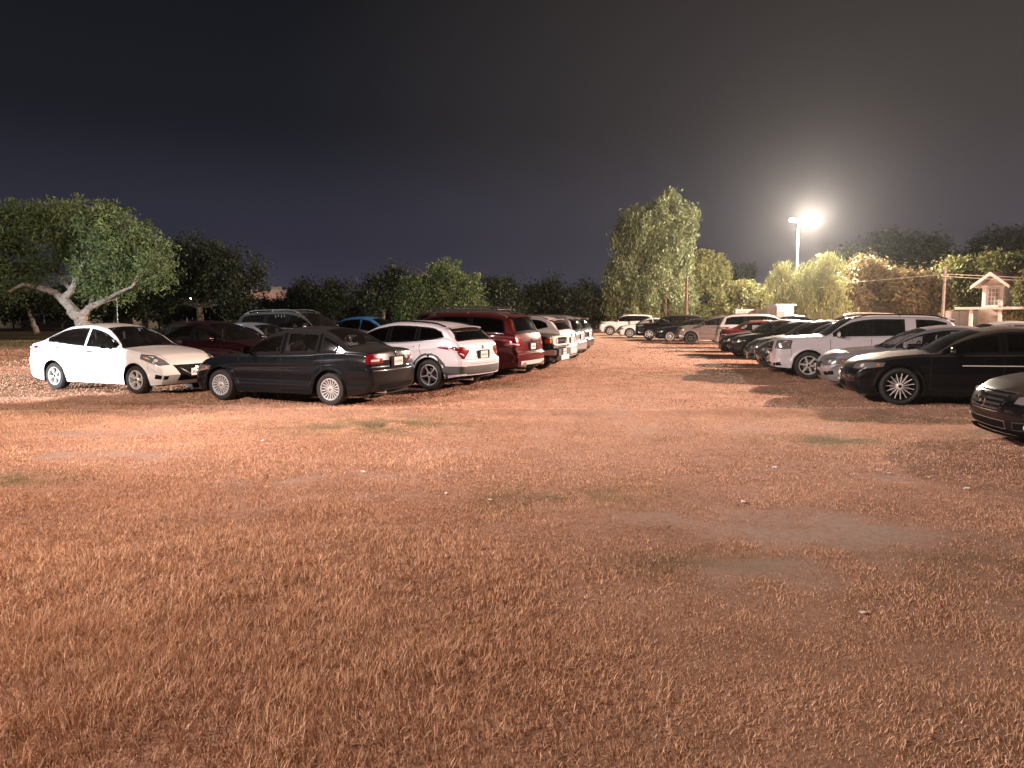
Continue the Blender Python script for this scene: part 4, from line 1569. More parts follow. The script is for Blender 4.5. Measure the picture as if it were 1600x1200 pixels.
B('red_suv', 'dark red SUV with silver roof rails and chrome exhaust tips, third in the aisle row', 'SUV', 'explorer', place('explorer', 156, 750, 593, 'rn'), 156,
  P_RED, G_DARK, 'six', ROWS_LEFT, rails=(TRIMS, .05), extras=(exhaust_trim, chrome_tail), trim=TRIMS, antenna=False,
  tail=([(.50, .90), (.60, .84), (1.0, .90)], [(.50, 1.07), (.60, 1.07), (1.02, 1.09)]), platez=.86)
B('black_offroader', 'black off-roader with white framed grille and roof rack, nose out beside the red SUV', 'SUV', 'fj', place('fj', -20, 817, 583, 'fn'), -20,
  paint('paint_black_matte', (.010, .010, .010), .35), G_DARK, 'dark', ROWS_LEFT, extras=(roof_rack, fj_front), grille='none', plate=(False, True),
  head=([(.30, .88), (.34, .88)], [(.30, .90), (.34, .90)]))
B('pinkish_suv', 'pinkish white SUV with black rear glass standing beyond the black off-roader', 'SUV', 'trax', place('trax', 158, xy=(1.95, 24.6), which='Bc'), 158,
  P_WHITE2, G_DARK, 'five', ROWS_LEFT, rails=(TRIMS, .02), tail=([(.50, .92), (1.05, .98)], [(.50, 1.03), (1.06, 1.06)]), H=1.68, L=4.7, wb=2.8)
B('silver_suv', 'silver SUV with tall red taillights, last but one of the aisle row', 'SUV', 'terrain', place('terrain', 159, xy=(2.75, 27.8), which='Bc'), 159,
  P_SILVER, G_DARK, 'six', ROWS_LEFT, rails=(TRIMS, .03), tail=([(.50, .80), (.95, .84)], [(.52, 1.10), (.92, 1.14)]), H=1.68, L=4.5)
B('dark_suv', 'dark SUV with a bronze tinge at the far end of the left aisle row', 'SUV', 'terrain', place('terrain', 159, xy=(3.45, 31.6), which='Bc'), 159,
  P_CHAR, G_DARK, 'six', ROWS_LEFT, H=1.66, L=4.5)
B('maroon_car', 'maroon car with silver window frames parked behind the white sedan', 'car', 'passat', (-8.0, 20.4), -21,
  P_MAROON, G_MID, 'double', ROWS_LEFT, trim=CHROME, chrome_line=True, H=1.53, L=4.6, wb=2.7, W=1.82)
B('pale_blue_sedan', 'pale blue silver sedan whose roof shows between the maroon car and the big dark SUV', 'car', 'vento', (-7.9, 23.4), -20,
  P_LBLUE, G_CLEAR, 'double', ROWS_LEFT, H=1.45, L=4.5, wb=2.6, det=0)
B('big_dark_suv', 'big dark SUV with silver roof rails and white tassels in its rear door window', 'SUV', 'explorer', (-7.5, 26.8), -18,
  P_CHAR, G_MID, 'six', ROWS_LEFT, rails=(TRIMS, .06), trim=TRIMS, chrome_line=True, extras=(window_charms,), H=1.84)
B('blue_car', 'bright blue car mostly hidden behind the dark sedan and white crossover', 'car', 'versa', (-5.4, 29.2), -20,
  P_BLUE, G_DARK, 'double', ROWS_LEFT, H=1.62, det=0)
B('hidden_white_suv', 'white SUV of which only a roof corner shows left of the red SUV', 'SUV', 'terrain', (-2.2, 31.2), 160,
  P_WHITE, G_DARK, 'six', ROWS_LEFT, H=1.78, det=0)

# ---- right row, from the far end towards the camera
B('far_white_suv', 'white SUV facing the aisle at the far end of the right row', 'SUV', 'terrain', place('terrain', 172, 952, 524, 'fn'), 172, P_WHITE, G_MID, 'six', ROWS_RIGHT, L=4.6, clad=True)
B('far_white_sedan', 'white sedan with an angular dark headlight right beside the farthest white SUV', 'car', 'passat', place('passat', 172, 981, 527.5, 'fn'), 172, P_WHITE, G_CLEAR, 'ten', ROWS_RIGHT, L=4.6, wb=2.7, H=1.45)
B('far_black_suv', 'black SUV with silver wheels between the far white sedan and a dark coupe like sedan', 'SUV', 'terrain', place('terrain', 170, 1014, 531, 'fn'), 170, P_BLACK2, G_MID, 'six', ROWS_RIGHT, H=1.68)
B('far_dark_sedan', 'low dark sedan between the black SUV and the warm grey crossover', 'car', 'passat', place('passat', 170, 1043, 534, 'fn'), 170, P_NAVY, G_MID, 'ten', ROWS_RIGHT, L=4.6, H=1.44)
B('grey_crossover', 'warm grey crossover with flared arches and dark wheels showing its front fender', 'SUV', 'trax', place('trax', 166, 1079, 538, 'fn'), 166, P_GREY, G_MID, 'dark', ROWS_RIGHT, H=1.62)
B('white_suv_backed_in', 'white SUV showing its red taillight, between the grey crossover and the red sedan', 'SUV', 'explorer', place('explorer', -14, xy=(10.0, 37.2), which='Bc'), -14,
  P_WHITE, G_DARK, 'six', ROWS_RIGHT, rails=(TRIMS, .03), H=1.74, L=4.8, W=1.9, tail=([(.50, .98), (1.10, 1.0)], [(.52, 1.07), (1.08, 1.08)]))
B('red_sedan', 'dark red sedan with round taillights backed up beside black sedans', 'car', 'vento', place('vento', -14, xy=(9.5, 34.0), which='Bc'), -14,
  P_RED2, G_CLEAR, 'ten', ROWS_RIGHT, L=4.5, H=1.45, tail=([(.50, .74), (.72, .70), (.88, .76)], [(.50, .92), (.72, .96), (.88, .92)]))
B('black_hatchback', 'dusty black car half hidden between red sedan and black sedan with ten spoke wheels', 'car', 'vento', place('vento', 163, xy=(8.6, 31.0), which='Fc'), 163, P_BLACK, G_DUST, 'ten', ROWS_RIGHT, H=1.50)
B('black_sedan_ten_spoke', 'black sedan with a bright ten spoke front wheel right of the red sedan', 'car', 'passat', place('passat', 162, 1173, 560, 'fn'), 162, P_BLACK, G_DUST, 'ten', ROWS_RIGHT, H=1.46, L=4.75)
B('slate_sedan', 'slate coloured sedan with dusty hood behind the black fronted car', 'car', 'versa', place('versa', 163, xy=(7.9, 25.3), which='Fc'), 163, P_SLATE, G_DUST, 'ten', ROWS_RIGHT, H=1.52)
B('dark_front_car', 'dark car with a black front and pale roof next to the white SUV grille', 'car', 'passat', place('passat', 163, xy=(7.25, 22.6), which='Fc'), 163, P_CHAR, G_DUST, 'double', ROWS_RIGHT, H=1.54, L=4.6, wb=2.7)
B('white_suv', 'white SUV with tall slatted grille and dark roof rails in the right row', 'SUV', 'terrain', place('terrain', 166, 1263, 592, 'fn'), 166,
  P_LILAC, G_DARK, 'six', ROWS_RIGHT, rails=(BLACK, .03), widepil={2: .22}, grille='tall', mirror=P_LILAC, head=([(.58, .80), (.86, .78), (.98, .80)], [(.60, 1.00), (.86, 1.02), (.98, 1.02)]), L=4.72)
B('silver_sedan', 'silver sedan with dusty hood between the white SUV and the black sedan with thin spokes', 'car', 'passat', place('passat', 164, xy=(7.05, 17.6), which='Fc'), 164,
  P_SILVER, G_CLEAR, 'double', ROWS_RIGHT, H=1.46, L=4.6, wb=2.7, W=1.78)
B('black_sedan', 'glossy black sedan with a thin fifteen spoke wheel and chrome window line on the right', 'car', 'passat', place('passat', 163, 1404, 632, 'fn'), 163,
  P_BLACK, G_DARK, 'thin', ROWS_RIGHT, R=.35, trim=CHROME, extras=(crease_glint,), head=([(.55, .66), (.75, .65), (1.10, .71)], [(.55, .77), (.78, .80), (1.12, .80)]), mirror=CHROME)
B('black_coupe', 'black car with a round star emblem on its grille cut off by the right edge', 'car', 'passat', place('passat', 168, xy=(6.05, 9.75), which='Fc'), 168,
  P_BLACK2, G_DARK, 'double', ROWS_RIGHT, grille='none', extras=(merc_front,), plate=(False, True), L=4.6, wb=2.76, H=1.45,
  head=([(.52, .60), (.74, .59), (1.04, .64)], [(.56, .68), (.76, .745), (1.04, .77)]))
# cars beyond the right row
B('tan_suv', 'tall dusty SUV whose roof and windows show above the row, before bushes', 'SUV', 'explorer', (16.6, 36.5), 150, P_BEIGE, G_CLEAR, 'six', 'cars beyond the right row', H=1.80, det=0)
B('white_car_beyond', 'white car of which only the roof shows above the glossy black sedan', 'car', 'versa', (12.8, 19.8), 165, P_WHITE, G_DARK, 'double', 'cars beyond the right row', H=1.53, det=0)
B('brown_car_beyond', 'dark reddish car whose roof shows just left of the small white shed', 'car', 'versa', (17.5, 47.5), 165, P_MAROON, G_DARK, 'double', 'cars beyond the right row', H=1.65, det=0)


# ------------------------------------------------------------------ trees
def leaf_material(name, c0, c1):
    m, N, L, b = newmat(name)
    a = N.new('ShaderNodeAttribute'); a.attribute_name = 'tint'
    mix = N.new('ShaderNodeMix'); mix.data_type = 'RGBA'
    mix.inputs['A'].default_value = (*c0, 1); mix.inputs['B'].default_value = (*c1, 1)
    L.new(a.outputs['Fac'], mix.inputs['Factor'])
    L.new(mix.outputs['Result'], b.inputs['Base Color'])
    b.inputs['Roughness'].default_value = .6
    b.inputs['Specular IOR Level'].default_value = .3
    tr = N.new('ShaderNodeBsdfTranslucent')
    L.new(mix.outputs['Result'], tr.inputs[0])
    mx = N.new('ShaderNodeMixShader'); mx.inputs[0].default_value = .25
    out = N['Material Output']
    L.new(b.outputs[0], mx.inputs[1]); L.new(tr.outputs[0], mx.inputs[2]); L.new(mx.outputs[0], out.inputs[0])
    return m


LF_GREEN = leaf_material('leaves_green', (.045, .075, .028), (.14, .18, .065))
LF_OLIVE = leaf_material('leaves_olive', (.075, .085, .028), (.21, .20, .07))
LF_DARK = leaf_material('leaves_dark', (.014, .022, .012), (.038, .052, .024))
LF_SAGE = leaf_material('leaves_sage', (.075, .095, .045), (.19, .215, .10))
LF_PALE = leaf_material('leaves_pale', (.11, .13, .045), (.30, .31, .12))
LF_BROWN = leaf_material('leaves_brownish', (.085, .06, .028), (.20, .16, .065))
BARK = simple('bark', (.15, .12, .095), .9, var=.5, vscale=14)
BARKL = simple('bark_pale', (.25, .215, .185), .9, var=.45, vscale=10)


def tree(name, label, Y, base_px, lobes, leafm, nclump=140, nleaf=60, leaf=.12, clump=.35, droop=0.0, depth=.8, trunk_r=.16, bark=None, group=None, limbs=True, cat='tree', trunk_pts=None, aspect=2.2, fill=.2):
    """lobes: (px, py, rx_px, ry_px) ellipses of the crown as seen, given real depth at distance Y"""
    bark = bark or BARK
    gp = at(base_px, 491, Y)
    base = Vector((gp.x, Y, 0))
    root = empty(name, base)
    tag(root, label, cat, group)
    Ls = []
    for px, py, rx, ry in lobes:
        c = at(px, py, Y)
        k = Y / F_PX
        Ls.append((Vector((c.x - base.x, rng.uniform(-.3, .3) * rx * k * depth, c.z)), rx * k, rx * k * depth, ry * k))
    vol = np.array([l[1] * l[3] for l in Ls]); vol = vol / vol.sum()
    C, T = [], []
    for (c, rx, ryy, rz), v in zip(Ls, vol):
        n = max(3, int(nclump * v * 1.15))
        d = rng.normal(size=(n, 3)); d /= np.linalg.norm(d, axis=1)[:, None]
        r = rng.random(n) ** .33 * .98
        q_ = rng.normal(size=(9, 3)); q_ /= np.linalg.norm(q_, axis=1)[:, None]
        q_ *= (.35 + .45 * rng.random(9))[:, None]
        sr = .22 + .26 * rng.random(9)
        pick = rng.integers(0, 9, n)
        inner = rng.random(n) < fill
        u_ = np.where(inner[:, None], d * r[:, None] * .9, q_[pick] + d * (r * sr[pick])[:, None])
        p = u_ * np.array([rx, ryy, rz]) * 1.12 + np.array(c)
        p[:, 2] = np.maximum(p[:, 2], .25)
        C.append(p)
    C = np.concatenate(C)
    n = len(C)
    cs = clump * (.55 + .9 * rng.random(n))
    ct = np.clip(rng.normal(.45, .25, n), 0, 1)
    idx = np.repeat(np.arange(n), nleaf)
    off = rng.normal(size=(len(idx), 3)) * cs[idx][:, None] * .50
    if droop:
        off[:, 2] = -np.abs(off[:, 2]) * (1 + 1.6 * droop)
        off[:, :2] *= (1 - .35 * droop)
    p = C[idx] + off
    p[:, 2] = np.maximum(p[:, 2], .05)
    m = len(p)
    # leaf frames
    a = rng.normal(size=(m, 3))
    a[:, 2] -= droop * 2.2
    a /= np.linalg.norm(a, axis=1)[:, None]
    b = np.cross(a, rng.normal(size=(m, 3))); b /= np.linalg.norm(b, axis=1)[:, None]
    s = leaf * .82 * (.35 + 1.3 * rng.random(m) ** 1.4)
    A = a * s[:, None]; Bv = b * (s / aspect)[:, None]
    nb = np.cross(a, b) * (s * .12)[:, None]
    co = np.stack([p - A, p + Bv * .9 + nb, p + A, p - Bv * .9 + nb], 1).reshape(-1, 3)
    loops = np.arange(m * 4); starts = np.arange(m) * 4
    t = np.clip(ct[idx] + rng.normal(0, .12, m), 0, 1)
    cr = raw_mesh('crown', co, loops, starts, leafm, {'tint': np.repeat(t, 4)})
    cr.parent = root
    # trunk and limbs reach into every lobe
    tb = MB()
    lowest = min(l[0].z - l[3] * .5 for l in Ls)
    fork = Vector((0, 0, max(.5, min(lowest, 2.2))))
    tp = trunk_pts
    if tp is None:
        pts = [Vector((0, 0, -.05)), Vector((rng.uniform(-.1, .1), rng.uniform(-.1, .1), fork.z * .5)), fork]
        tb.tube(pts, [trunk_r * 1.25, trunk_r, trunk_r * .85], bark, 9)
        starts_ = [(fork, trunk_r * .7)]
    else:
        starts_ = []
        for chain, r0, r1 in tp:
            pts = [Vector(q) - base for q in chain]
            n_ = len(pts)
            # round off the chain a little and roughen it
            fine = []
            for i in range(n_ - 1):
                for k in range(4):
                    fine.append(pts[i].lerp(pts[i + 1], k / 4) + Vector((rng.uniform(-1, 1), rng.uniform(-1, 1), rng.uniform(-1, 1))) * r1 * .35)
            fine.append(pts[-1])
            q = len(fine) - 1
            tb.tube(fine, [(r0 + (r1 - r0) * i / q) * rng.uniform(.9, 1.12) for i in range(q + 1)], bark, 9)
            starts_.append((pts[-1], r1))
    if limbs:
        for c, rx, ryy, rz in Ls:
            st, r0 = min(starts_, key=lambda q: (q[0] - c).length)
            mid = st.lerp(c, .5) + Vector((rng.uniform(-.2, .2) * rx, rng.uniform(-.2, .2) * rx, -.12 * rz))
            tb.tube([st, mid, c], [r0 * .8, r0 * .5, r0 * .25], bark, 6)
            for k in range(7):
                d = Vector(rng.normal(size=3)); d.normalize()
                e = c + Vector((d.x * rx, d.y * ryy, abs(d.z) * rz * .9)) * .8
                w = mid.lerp(c, .6)
                tb.tube([w, w.lerp(e, .5) + Vector((0, 0, -.05 * rz)), e], [r0 * .32, r0 * .2, r0 * .06], bark, 5)
    tr = tb.build('trunk', root)
    return root


# the big spreading tree on the left, its forks visible above the white sedan
YT = 30.0
def w(px, py, dy=0.0):
    return at(px, py, YT + dy)
tp = [([w(133, 512), w(126, 498), w(112, 481), w(95, 464)], .30, .17),
      ([w(95, 464), w(78, 452), w(58, 449)], .15, .11), ([w(58, 449), w(36, 444, -.5), w(14, 456, -.8)], .10, .04), ([w(58, 449), w(40, 436, .5), w(20, 420, .8)], .09, .05),
      ([w(98, 466), w(112, 455), w(118, 438), w(126, 420)], .15, .08), ([w(112, 455), w(100, 440, .6), w(84, 415, 1.0)], .10, .05),
      ([w(124, 496), w(138, 482), w(158, 471), w(180, 466)], .15, .08), ([w(158, 471), w(184, 458, -.6), w(206, 448, -1)], .08, .04), ([w(158, 471), w(160, 450, .4), w(176, 430, .8)], .07, .04),
      ([w(138, 482), w(146, 460, .8), w(150, 440, 1.2)], .07, .03)]
tree('spreading_tree', 'big spreading tree with pale forked limbs behind the white sedan', YT, 133,
     [(60, 348, 70, 42), (150, 345, 75, 42), (110, 350, 50, 38), (195, 360, 50, 38), (215, 385, 55, 40), (-10, 370, 60, 45), (30, 408, 60, 32), (110, 395, 70, 30), (185, 425, 60, 25), (10, 440, 35, 18), (245, 405, 30, 35), (150, 440, 40, 18), (-60, 410, 50, 50)],
     LF_GREEN, nclump=520, nleaf=95, leaf=.085, clump=.48, trunk_r=.28, bark=BARKL, trunk_pts=tp, depth=1.0, aspect=2.6, droop=.25, fill=.4)
tree('dark_tree', 'dark rounded tree right of and behind the spreading tree', 46, 312, [(310, 420, 70, 42), (270, 425, 40, 45), (365, 425, 42, 36), (395, 440, 16, 22), (330, 450, 70, 30), (250, 455, 35, 30), (370, 465, 30, 30)], LF_DARK, nclump=330, nleaf=70, leaf=.12, clump=.6, trunk_r=.22)
tree('leaning_tree', 'dark tree with a thin pale leaning trunk at the far left', 58, 57, [(25, 465, 45, 22), (-30, 470, 40, 25), (80, 468, 40, 18)], LF_DARK, nclump=130, nleaf=60, leaf=.15, clump=.7,
     trunk_pts=[([at(58, 521, 58), at(52, 503, 58), at(42, 478, 58)], .22, .12)], bark=BARKL)
tree('wide_crowned_tree', 'black tree mass seen under the limbs of the spreading tree', 72, 180, [(180, 468, 70, 26), (120, 472, 45, 22), (235, 470, 40, 24)], LF_DARK, nclump=200, nleaf=50, leaf=.2, clump=.8)
DARKG = 'dark trees along the far edge of the field'
far = [(430, 80, [(402, 489, 22, 12), (442, 486, 24, 13)], 'low black tree before the distant lit building'),
       (500, 74, [(480, 462, 34, 22), (525, 460, 36, 20), (500, 480, 60, 20)], 'wide low black tree between the lit building and the round green tree'),
       (600, 62, [(600, 447, 28, 30), (585, 465, 25, 30), (622, 455, 24, 34)], 'dark green tree close on the left of the round green tree'),
       (775, 70, [(770, 460, 32, 26), (790, 470, 30, 28), (755, 478, 30, 20)], 'dark tree close on the right of the round green tree'),
       (850, 72, [(850, 453, 30, 22), (870, 470, 38, 26), (833, 475, 28, 24)], 'dark tree with a small upright top, midway along the far edge'),
       (915, 70, [(915, 470, 26, 26), (938, 480, 24, 24), (895, 480, 20, 20)], 'dark tree tucked against the foot of the tall drooping tree'),
       (680, 78, [(680, 478, 50, 22), (740, 480, 40, 20)], 'low dark tree behind the cars between two greener ones')]
for k, (bx, Y, lobes, lab) in enumerate(far):
    tree('far_tree', lab, Y, bx, lobes, LF_DARK, nclump=200, nleaf=60, leaf=.17, clump=.75, group=DARKG, trunk_r=.16)
tree('round_green_tree', 'round bright green tree behind the red SUV', 52, 688, [(688, 428, 48, 26), (655, 455, 36, 32), (718, 452, 34, 30), (685, 468, 62, 28), (735, 478, 24, 18), (640, 478, 22, 16)], LF_GREEN, nclump=420, nleaf=80, leaf=.12, clump=.6, droop=.5, trunk_r=.2)
tree('drooping_tree', 'tall drooping pepper tree, highest of all, at the far end of the aisle', 69, 1030,
     [(1040, 328, 36, 32), (1000, 345, 40, 32), (1075, 338, 20, 26), (980, 375, 28, 28), (1030, 380, 50, 40), (1065, 385, 20, 40), (975, 425, 34, 32), (1030, 435, 55, 40), (960, 455, 24, 28), (1010, 470, 66, 26), (1060, 465, 30, 28)],
     LF_SAGE, nclump=1100, nleaf=75, leaf=.16, clump=.62, droop=.8, trunk_r=.32, aspect=3.2, fill=.55)
tree('broad_tree', 'broad olive tree leaning on the right of the tall drooping tree', 76, 1105, [(1105, 408, 28, 24), (1085, 430, 30, 35), (1120, 440, 26, 36), (1100, 470, 42, 26)], LF_OLIVE, nclump=330, nleaf=70, leaf=.17, clump=.65, droop=.5)
BUSH = 'bushy trees lit by the lamp'
tree('bushy_tree', 'low olive bushy tree left of the wispy pale tree', 68, 1165, [(1165, 450, 30, 20), (1150, 470, 30, 22), (1195, 462, 26, 26), (1180, 478, 38, 16)], LF_OLIVE, nclump=260, nleaf=70, leaf=.17, clump=.65, droop=.5, group=BUSH)
tree('wispy_tree', 'pale wispy tree brightly lit right under the street lamp', 57, 1262, [(1225, 430, 26, 24), (1262, 420, 34, 26), (1300, 415, 26, 30), (1240, 460, 42, 28), (1290, 460, 40, 30), (1215, 470, 24, 20), (1270, 478, 50, 16)],
     LF_PALE, nclump=330, nleaf=60, leaf=.20, clump=.75, droop=.9, trunk_r=.18, aspect=6, group=BUSH)
tree('bushy_tree', 'brownish bushy tree right of the wispy pale tree', 60, 1360, [(1360, 430, 36, 22), (1345, 458, 34, 28), (1385, 455, 30, 30), (1365, 478, 42, 16)], LF_BROWN, nclump=330, nleaf=70, leaf=.15, clump=.6, group=BUSH)
tree('bushy_tree', 'rounded brownish green tree left of the utility pole', 58, 1430, [(1425, 438, 30, 20), (1415, 462, 32, 26), (1450, 460, 26, 28), (1430, 480, 42, 12)], LF_BROWN, nclump=330, nleaf=70, leaf=.15, clump=.6, group=BUSH)
tree('bushy_tree', 'green bushy tree between the utility pole and the gabled house', 62, 1505, [(1500, 440, 26, 30), (1490, 468, 24, 24), (1520, 460, 20, 32)], LF_OLIVE, nclump=260, nleaf=70, leaf=.16, clump=.65, group=BUSH)
HILLT = 'tall dark trees on the right skyline'
tree('tall_dark_tree', 'tall dark tree with a flat crown behind the brownish bushes', 92, 1425, [(1425, 392, 60, 28), (1380, 405, 28, 24), (1465, 400, 32, 28), (1430, 430, 70, 25)], LF_DARK, nclump=420, nleaf=55, leaf=.24, clump=1.0, group=HILLT, trunk_r=.35)
tree('tall_dark_tree', 'tall dark tree rising behind the gabled house', 92, 1560, [(1570, 390, 38, 30), (1530, 405, 26, 26), (1600, 400, 30, 36), (1550, 430, 60, 25)], LF_DARK, nclump=420, nleaf=55, leaf=.24, clump=1.0, group=HILLT, trunk_r=.35)
tree('tall_dark_tree', 'small dark tree top just right of the lit wispy tree', 80, 1325, [(1322, 412, 18, 26), (1335, 440, 26, 30)], LF_DARK, nclump=160, nleaf=55, leaf=.22, clump=.8, group=HILLT)
tree('olive_tree', 'olive tree behind and right of the gabled house', 70, 1590, [(1590, 425, 40, 24), (1545, 420, 30, 18), (1625, 440, 40, 40), (1600, 460, 30, 30)], LF_OLIVE, nclump=300, nleaf=60, leaf=.2, clump=.8)
tree('tall_dark_tree', 'low dark tree top seen over the broad olive tree gap', 95, 1170, [(1168, 428, 14, 12), (1140, 432, 16, 12)], LF_DARK, nclump=60, nleaf=50, leaf=.22, clump=.7, group=HILLT)
tree('hanging_bush', 'leafy bush growing over the wall beside the house porch', 50, 1588, [(1596, 462, 9, 26), (1604, 480, 16, 20), (1580, 492, 12, 6)], LF_OLIVE, nclump=120, nleaf=60, leaf=.12, clump=.4, cat='bush')
# bush belt that closes the view between trunks, one bush at a time
BELT = 'low bushes closing the far edge of the field'
names = ['below the leaning tree', 'under the left of the spreading tree', 'behind the pale forked trunk', 'left of the dark rounded tree', 'under the dark rounded tree', 'below the distant lit building', 'left of the blue car roof',
         'above the blue car roof', 'behind the white crossover roof', 'behind the roof rack', 'behind the pinkish SUV', 'behind the far dark SUV', 'left of the farthest white SUV', 'behind the farthest white SUV']
for k, nm in enumerate(names):
    px = 20 + k * 76
    tree('low_bush', 'low black bush ' + nm, 84 + (k % 3) * 3, px, [(px, 484, 46, 14), (px + 25, 478 + (k % 2) * 4, 22, 12)], LF_DARK, nclump=90, nleaf=45, leaf=.24, clump=.8, group=BELT, cat='bush', trunk_r=.08)


# ------------------------------------------------------------------ lamp post, poles, wires
STEEL = simple('galvanised_steel', (.45, .43, .41), .45, .6)
RUST = simple('rusty_paint', (.13, .05, .035), .7, var=.3)
WOOD = simple('weathered_wood', (.14, .115, .095), .85, var=.4)
CONC = simple('old_concrete', (.42, .38, .34), .9, var=.3, vscale=4)
LIT = simple('lamp_lens_lit', (1, 1, 1), .3, emit=(1, .93, .84), estr=220)

lp = empty('street_lamp', (LAMP.x, LAMP.y, 0))
tag(lp, 'tall steel floodlight pole with a blazing lamp head above the wispy tree', 'street lamp')
m = MB(); m.tube([(0, 0, 0), (0, 0, 4.5), (0, 0, 9.75)], [.16, .13, .09], simple('grey_pole_paint', (.16, .15, .145), .6), 14)
m.tube([(0, 0, 0), (0, 0, .12)], [.35, .33], CONC, 10)
m.build('pole', lp)
m = MB(); m.tube([(-.75, -.25, 9.62), (.95, -.3, 9.68)], .045, STEEL, 8); m.build('cross_arm', lp)


def floodlight(x, y, z, lit):
    m = MB()
    # sloping housing, lens towards the field and down
    V = [(-.30, -.16, -.20), (.30, -.16, -.20), (.30, .16, .02), (-.30, .16, .02), (-.20, -.02, .10), (.20, -.02, .10), (.20, .14, .16), (-.20, .14, .16)]
    V = [(x + a, y + b, z + c) for a, b, c in V]
    m.add(V, [(4, 5, 6, 7), (0, 1, 5, 4), (1, 2, 6, 5), (2, 3, 7, 6), (3, 0, 4, 7)], STEEL)
    h = m.build('floodlight', lp, smooth=False)
    g = MB()
    g.add([(x - .29, y - .165, z - .205), (x + .29, y - .165, z - .205), (x + .29, y + .155, z + .010), (x - .29, y + .155, z + .010)], [(3, 2, 1, 0)], LIT if lit else simple('lens_off', (.5, .5, .5), .2))
    q = MB()
    q.lathe([(.02, -.14), (.10, -.13), (.165, -.08), (.18, 0), (.165, .08), (.10, .13), (.02, .14)], LIT, 20, c=(x, y - .10, z - .20))
    if lit:
        q.build('lens', h)
    else:
        g.build('lens', h)


floodlight(.35, -.30, 9.78, True)
floodlight(.98, -.30, 9.70, True)
floodlight(-.60, -.28, 9.62, False)

rp = at(1072, 491, 58)
ob = MB(); ob.tube([(0, 0, 0), (0, 0, 4.35)], [.10, .085], RUST, 10); ob.tube([(0, 0, 4.35), (0, 0, 4.5)], [.14, .03], RUST, 10); ob.tube([(-.22, 0, 3.9), (.22, 0, 3.9)], .03, RUST, 6)
o = ob.build('rusty_pole', loc=(rp.x, 58, 0)); tag(o, 'red rusty pole standing before the tall drooping tree', 'pole')
rp = at(1040, 491, 57)
ob = MB(); ob.tube([(0, 0, 0), (0, 0, 3.2)], [.06, .05], RUST, 8); ob.tube([(-.12, 0, 3.0), (.12, 0, 3.0)], .02, RUST, 6)
o = ob.build('thin_pole', loc=(rp.x, 57, 0)); tag(o, 'thin low rusty post left of the taller rusty pole', 'pole')
rp = at(183, 491, 50)
ob = MB(); ob.tube([(0, 0, 0), (0, 0, 3.1)], [.05, .04], STEEL, 8); ob.tube([(-.1, 0, 3.0), (.1, 0, 3.0)], .02, STEEL, 6)
o = ob.build('thin_pole', loc=(rp.x, 50, 0)); tag(o, 'thin grey post in the dark right of the forked trunk', 'pole')

YU = 50.0
up = at(1473, 491, YU)
u = empty('utility_pole', (up.x, YU, 0)); tag(u, 'plain utility pole with wires left of the gabled house', 'utility pole')
m = MB(); m.tube([(0, 0, 0), (.02, 0, 4.85)], [.11, .075], WOOD, 10); m.build('pole', u)
m = MB(); m.tube([(-.25, 0, 4.25), (.25, 0, 4.25)], .035, WOOD, 6)
for x in (-.2, .2):
    m.tube([(x, 0, 4.25), (x, 0, 4.38)], [.03, .02], simple('insulator', (.4, .3, .25), .3), 8)
m.build('crosspiece', u)
for k, (ex, ey, ez, lab) in enumerate(((52, 44, 4.5, 'upper wire running from the utility pole right over the house'), (52, 44, 4.15, 'lower wire running from the utility pole to the right'), (8, 92, 4.4, 'wire running from the utility pole away to the left'))):
    a = Vector((up.x + (.2 if k != 1 else -.2), YU, 4.36 if k != 1 else 4.22)); e = Vector((ex, ey, ez))
    pts = [a.lerp(e, t) + Vector((0, 0, -.5 * 4 * t * (1 - t))) for t in np.linspace(0, 1, 20)]
    m = MB(); m.tube(pts, .018, simple('wire', (.30, .28, .22), .5), 5)
    o = m.build('overhead_wire'); tag(o, lab, 'wire', 'overhead wires')

# ------------------------------------------------------------------ gabled house on the right
PLAS = simple('white_plaster', (.72, .66, .62), .85, var=.18, vscale=2.5)
PLASD = simple('stained_plaster', (.50, .43, .38), .9, var=.4, vscale=1.5)
TILE = simple('roof_tiles', (.30, .20, .16), .8, var=.4, vscale=6)
YH = 52.0
k = YH / F_PX
a = at(1535, 480, YH); bq = at(1568, 480, YH)
hx0, hx1 = a.x, bq.x
wz0 = a.z; wz1 = at(1550, 446, YH).z; apex = at(1547, 428, YH).z
hs = empty('gabled_house', ((hx0 + hx1) / 2, YH, 0), R(-62)); tag(hs, 'small white house with a steep gable and a tall paned window at the right edge', 'house')
W2 = (hx1 - hx0) / 2
m = MB()
m.box((0, 2.0, (wz0 + wz1) / 2), (2 * W2, 4.0, wz1 - wz0), PLAS)
m.add([(-W2, .001, wz1), (W2, .001, wz1), (0, .001, apex - .12), (-W2, 3.99, wz1), (W2, 3.99, wz1), (0, 3.99, apex - .12)], [(0, 1, 2), (5, 4, 3)], PLAS)
m.box((0, 2.4, wz0 / 2), (2 * W2 + 1.2, 3.6, wz0 - .02), PLASD)
m.build('wall', hs, smooth=False)
m = MB()
ov = .55
for sx in (-1, 1):
    V = [(0, -ov, apex), (sx * (W2 + .55), -ov, wz1 - .15), (sx * (W2 + .55), 5.2, wz1 - .15), (0, 5.2, apex)]
    V += [(x, y, z + .12) for x, y, z in V]
    m.add(V, [(0, 1, 2, 3), (7, 6, 5, 4), (0, 4, 5, 1), (1, 5, 6, 2), (2, 6, 7, 3)], TILE)
m.build('roof', hs, smooth=False)
m = MB()
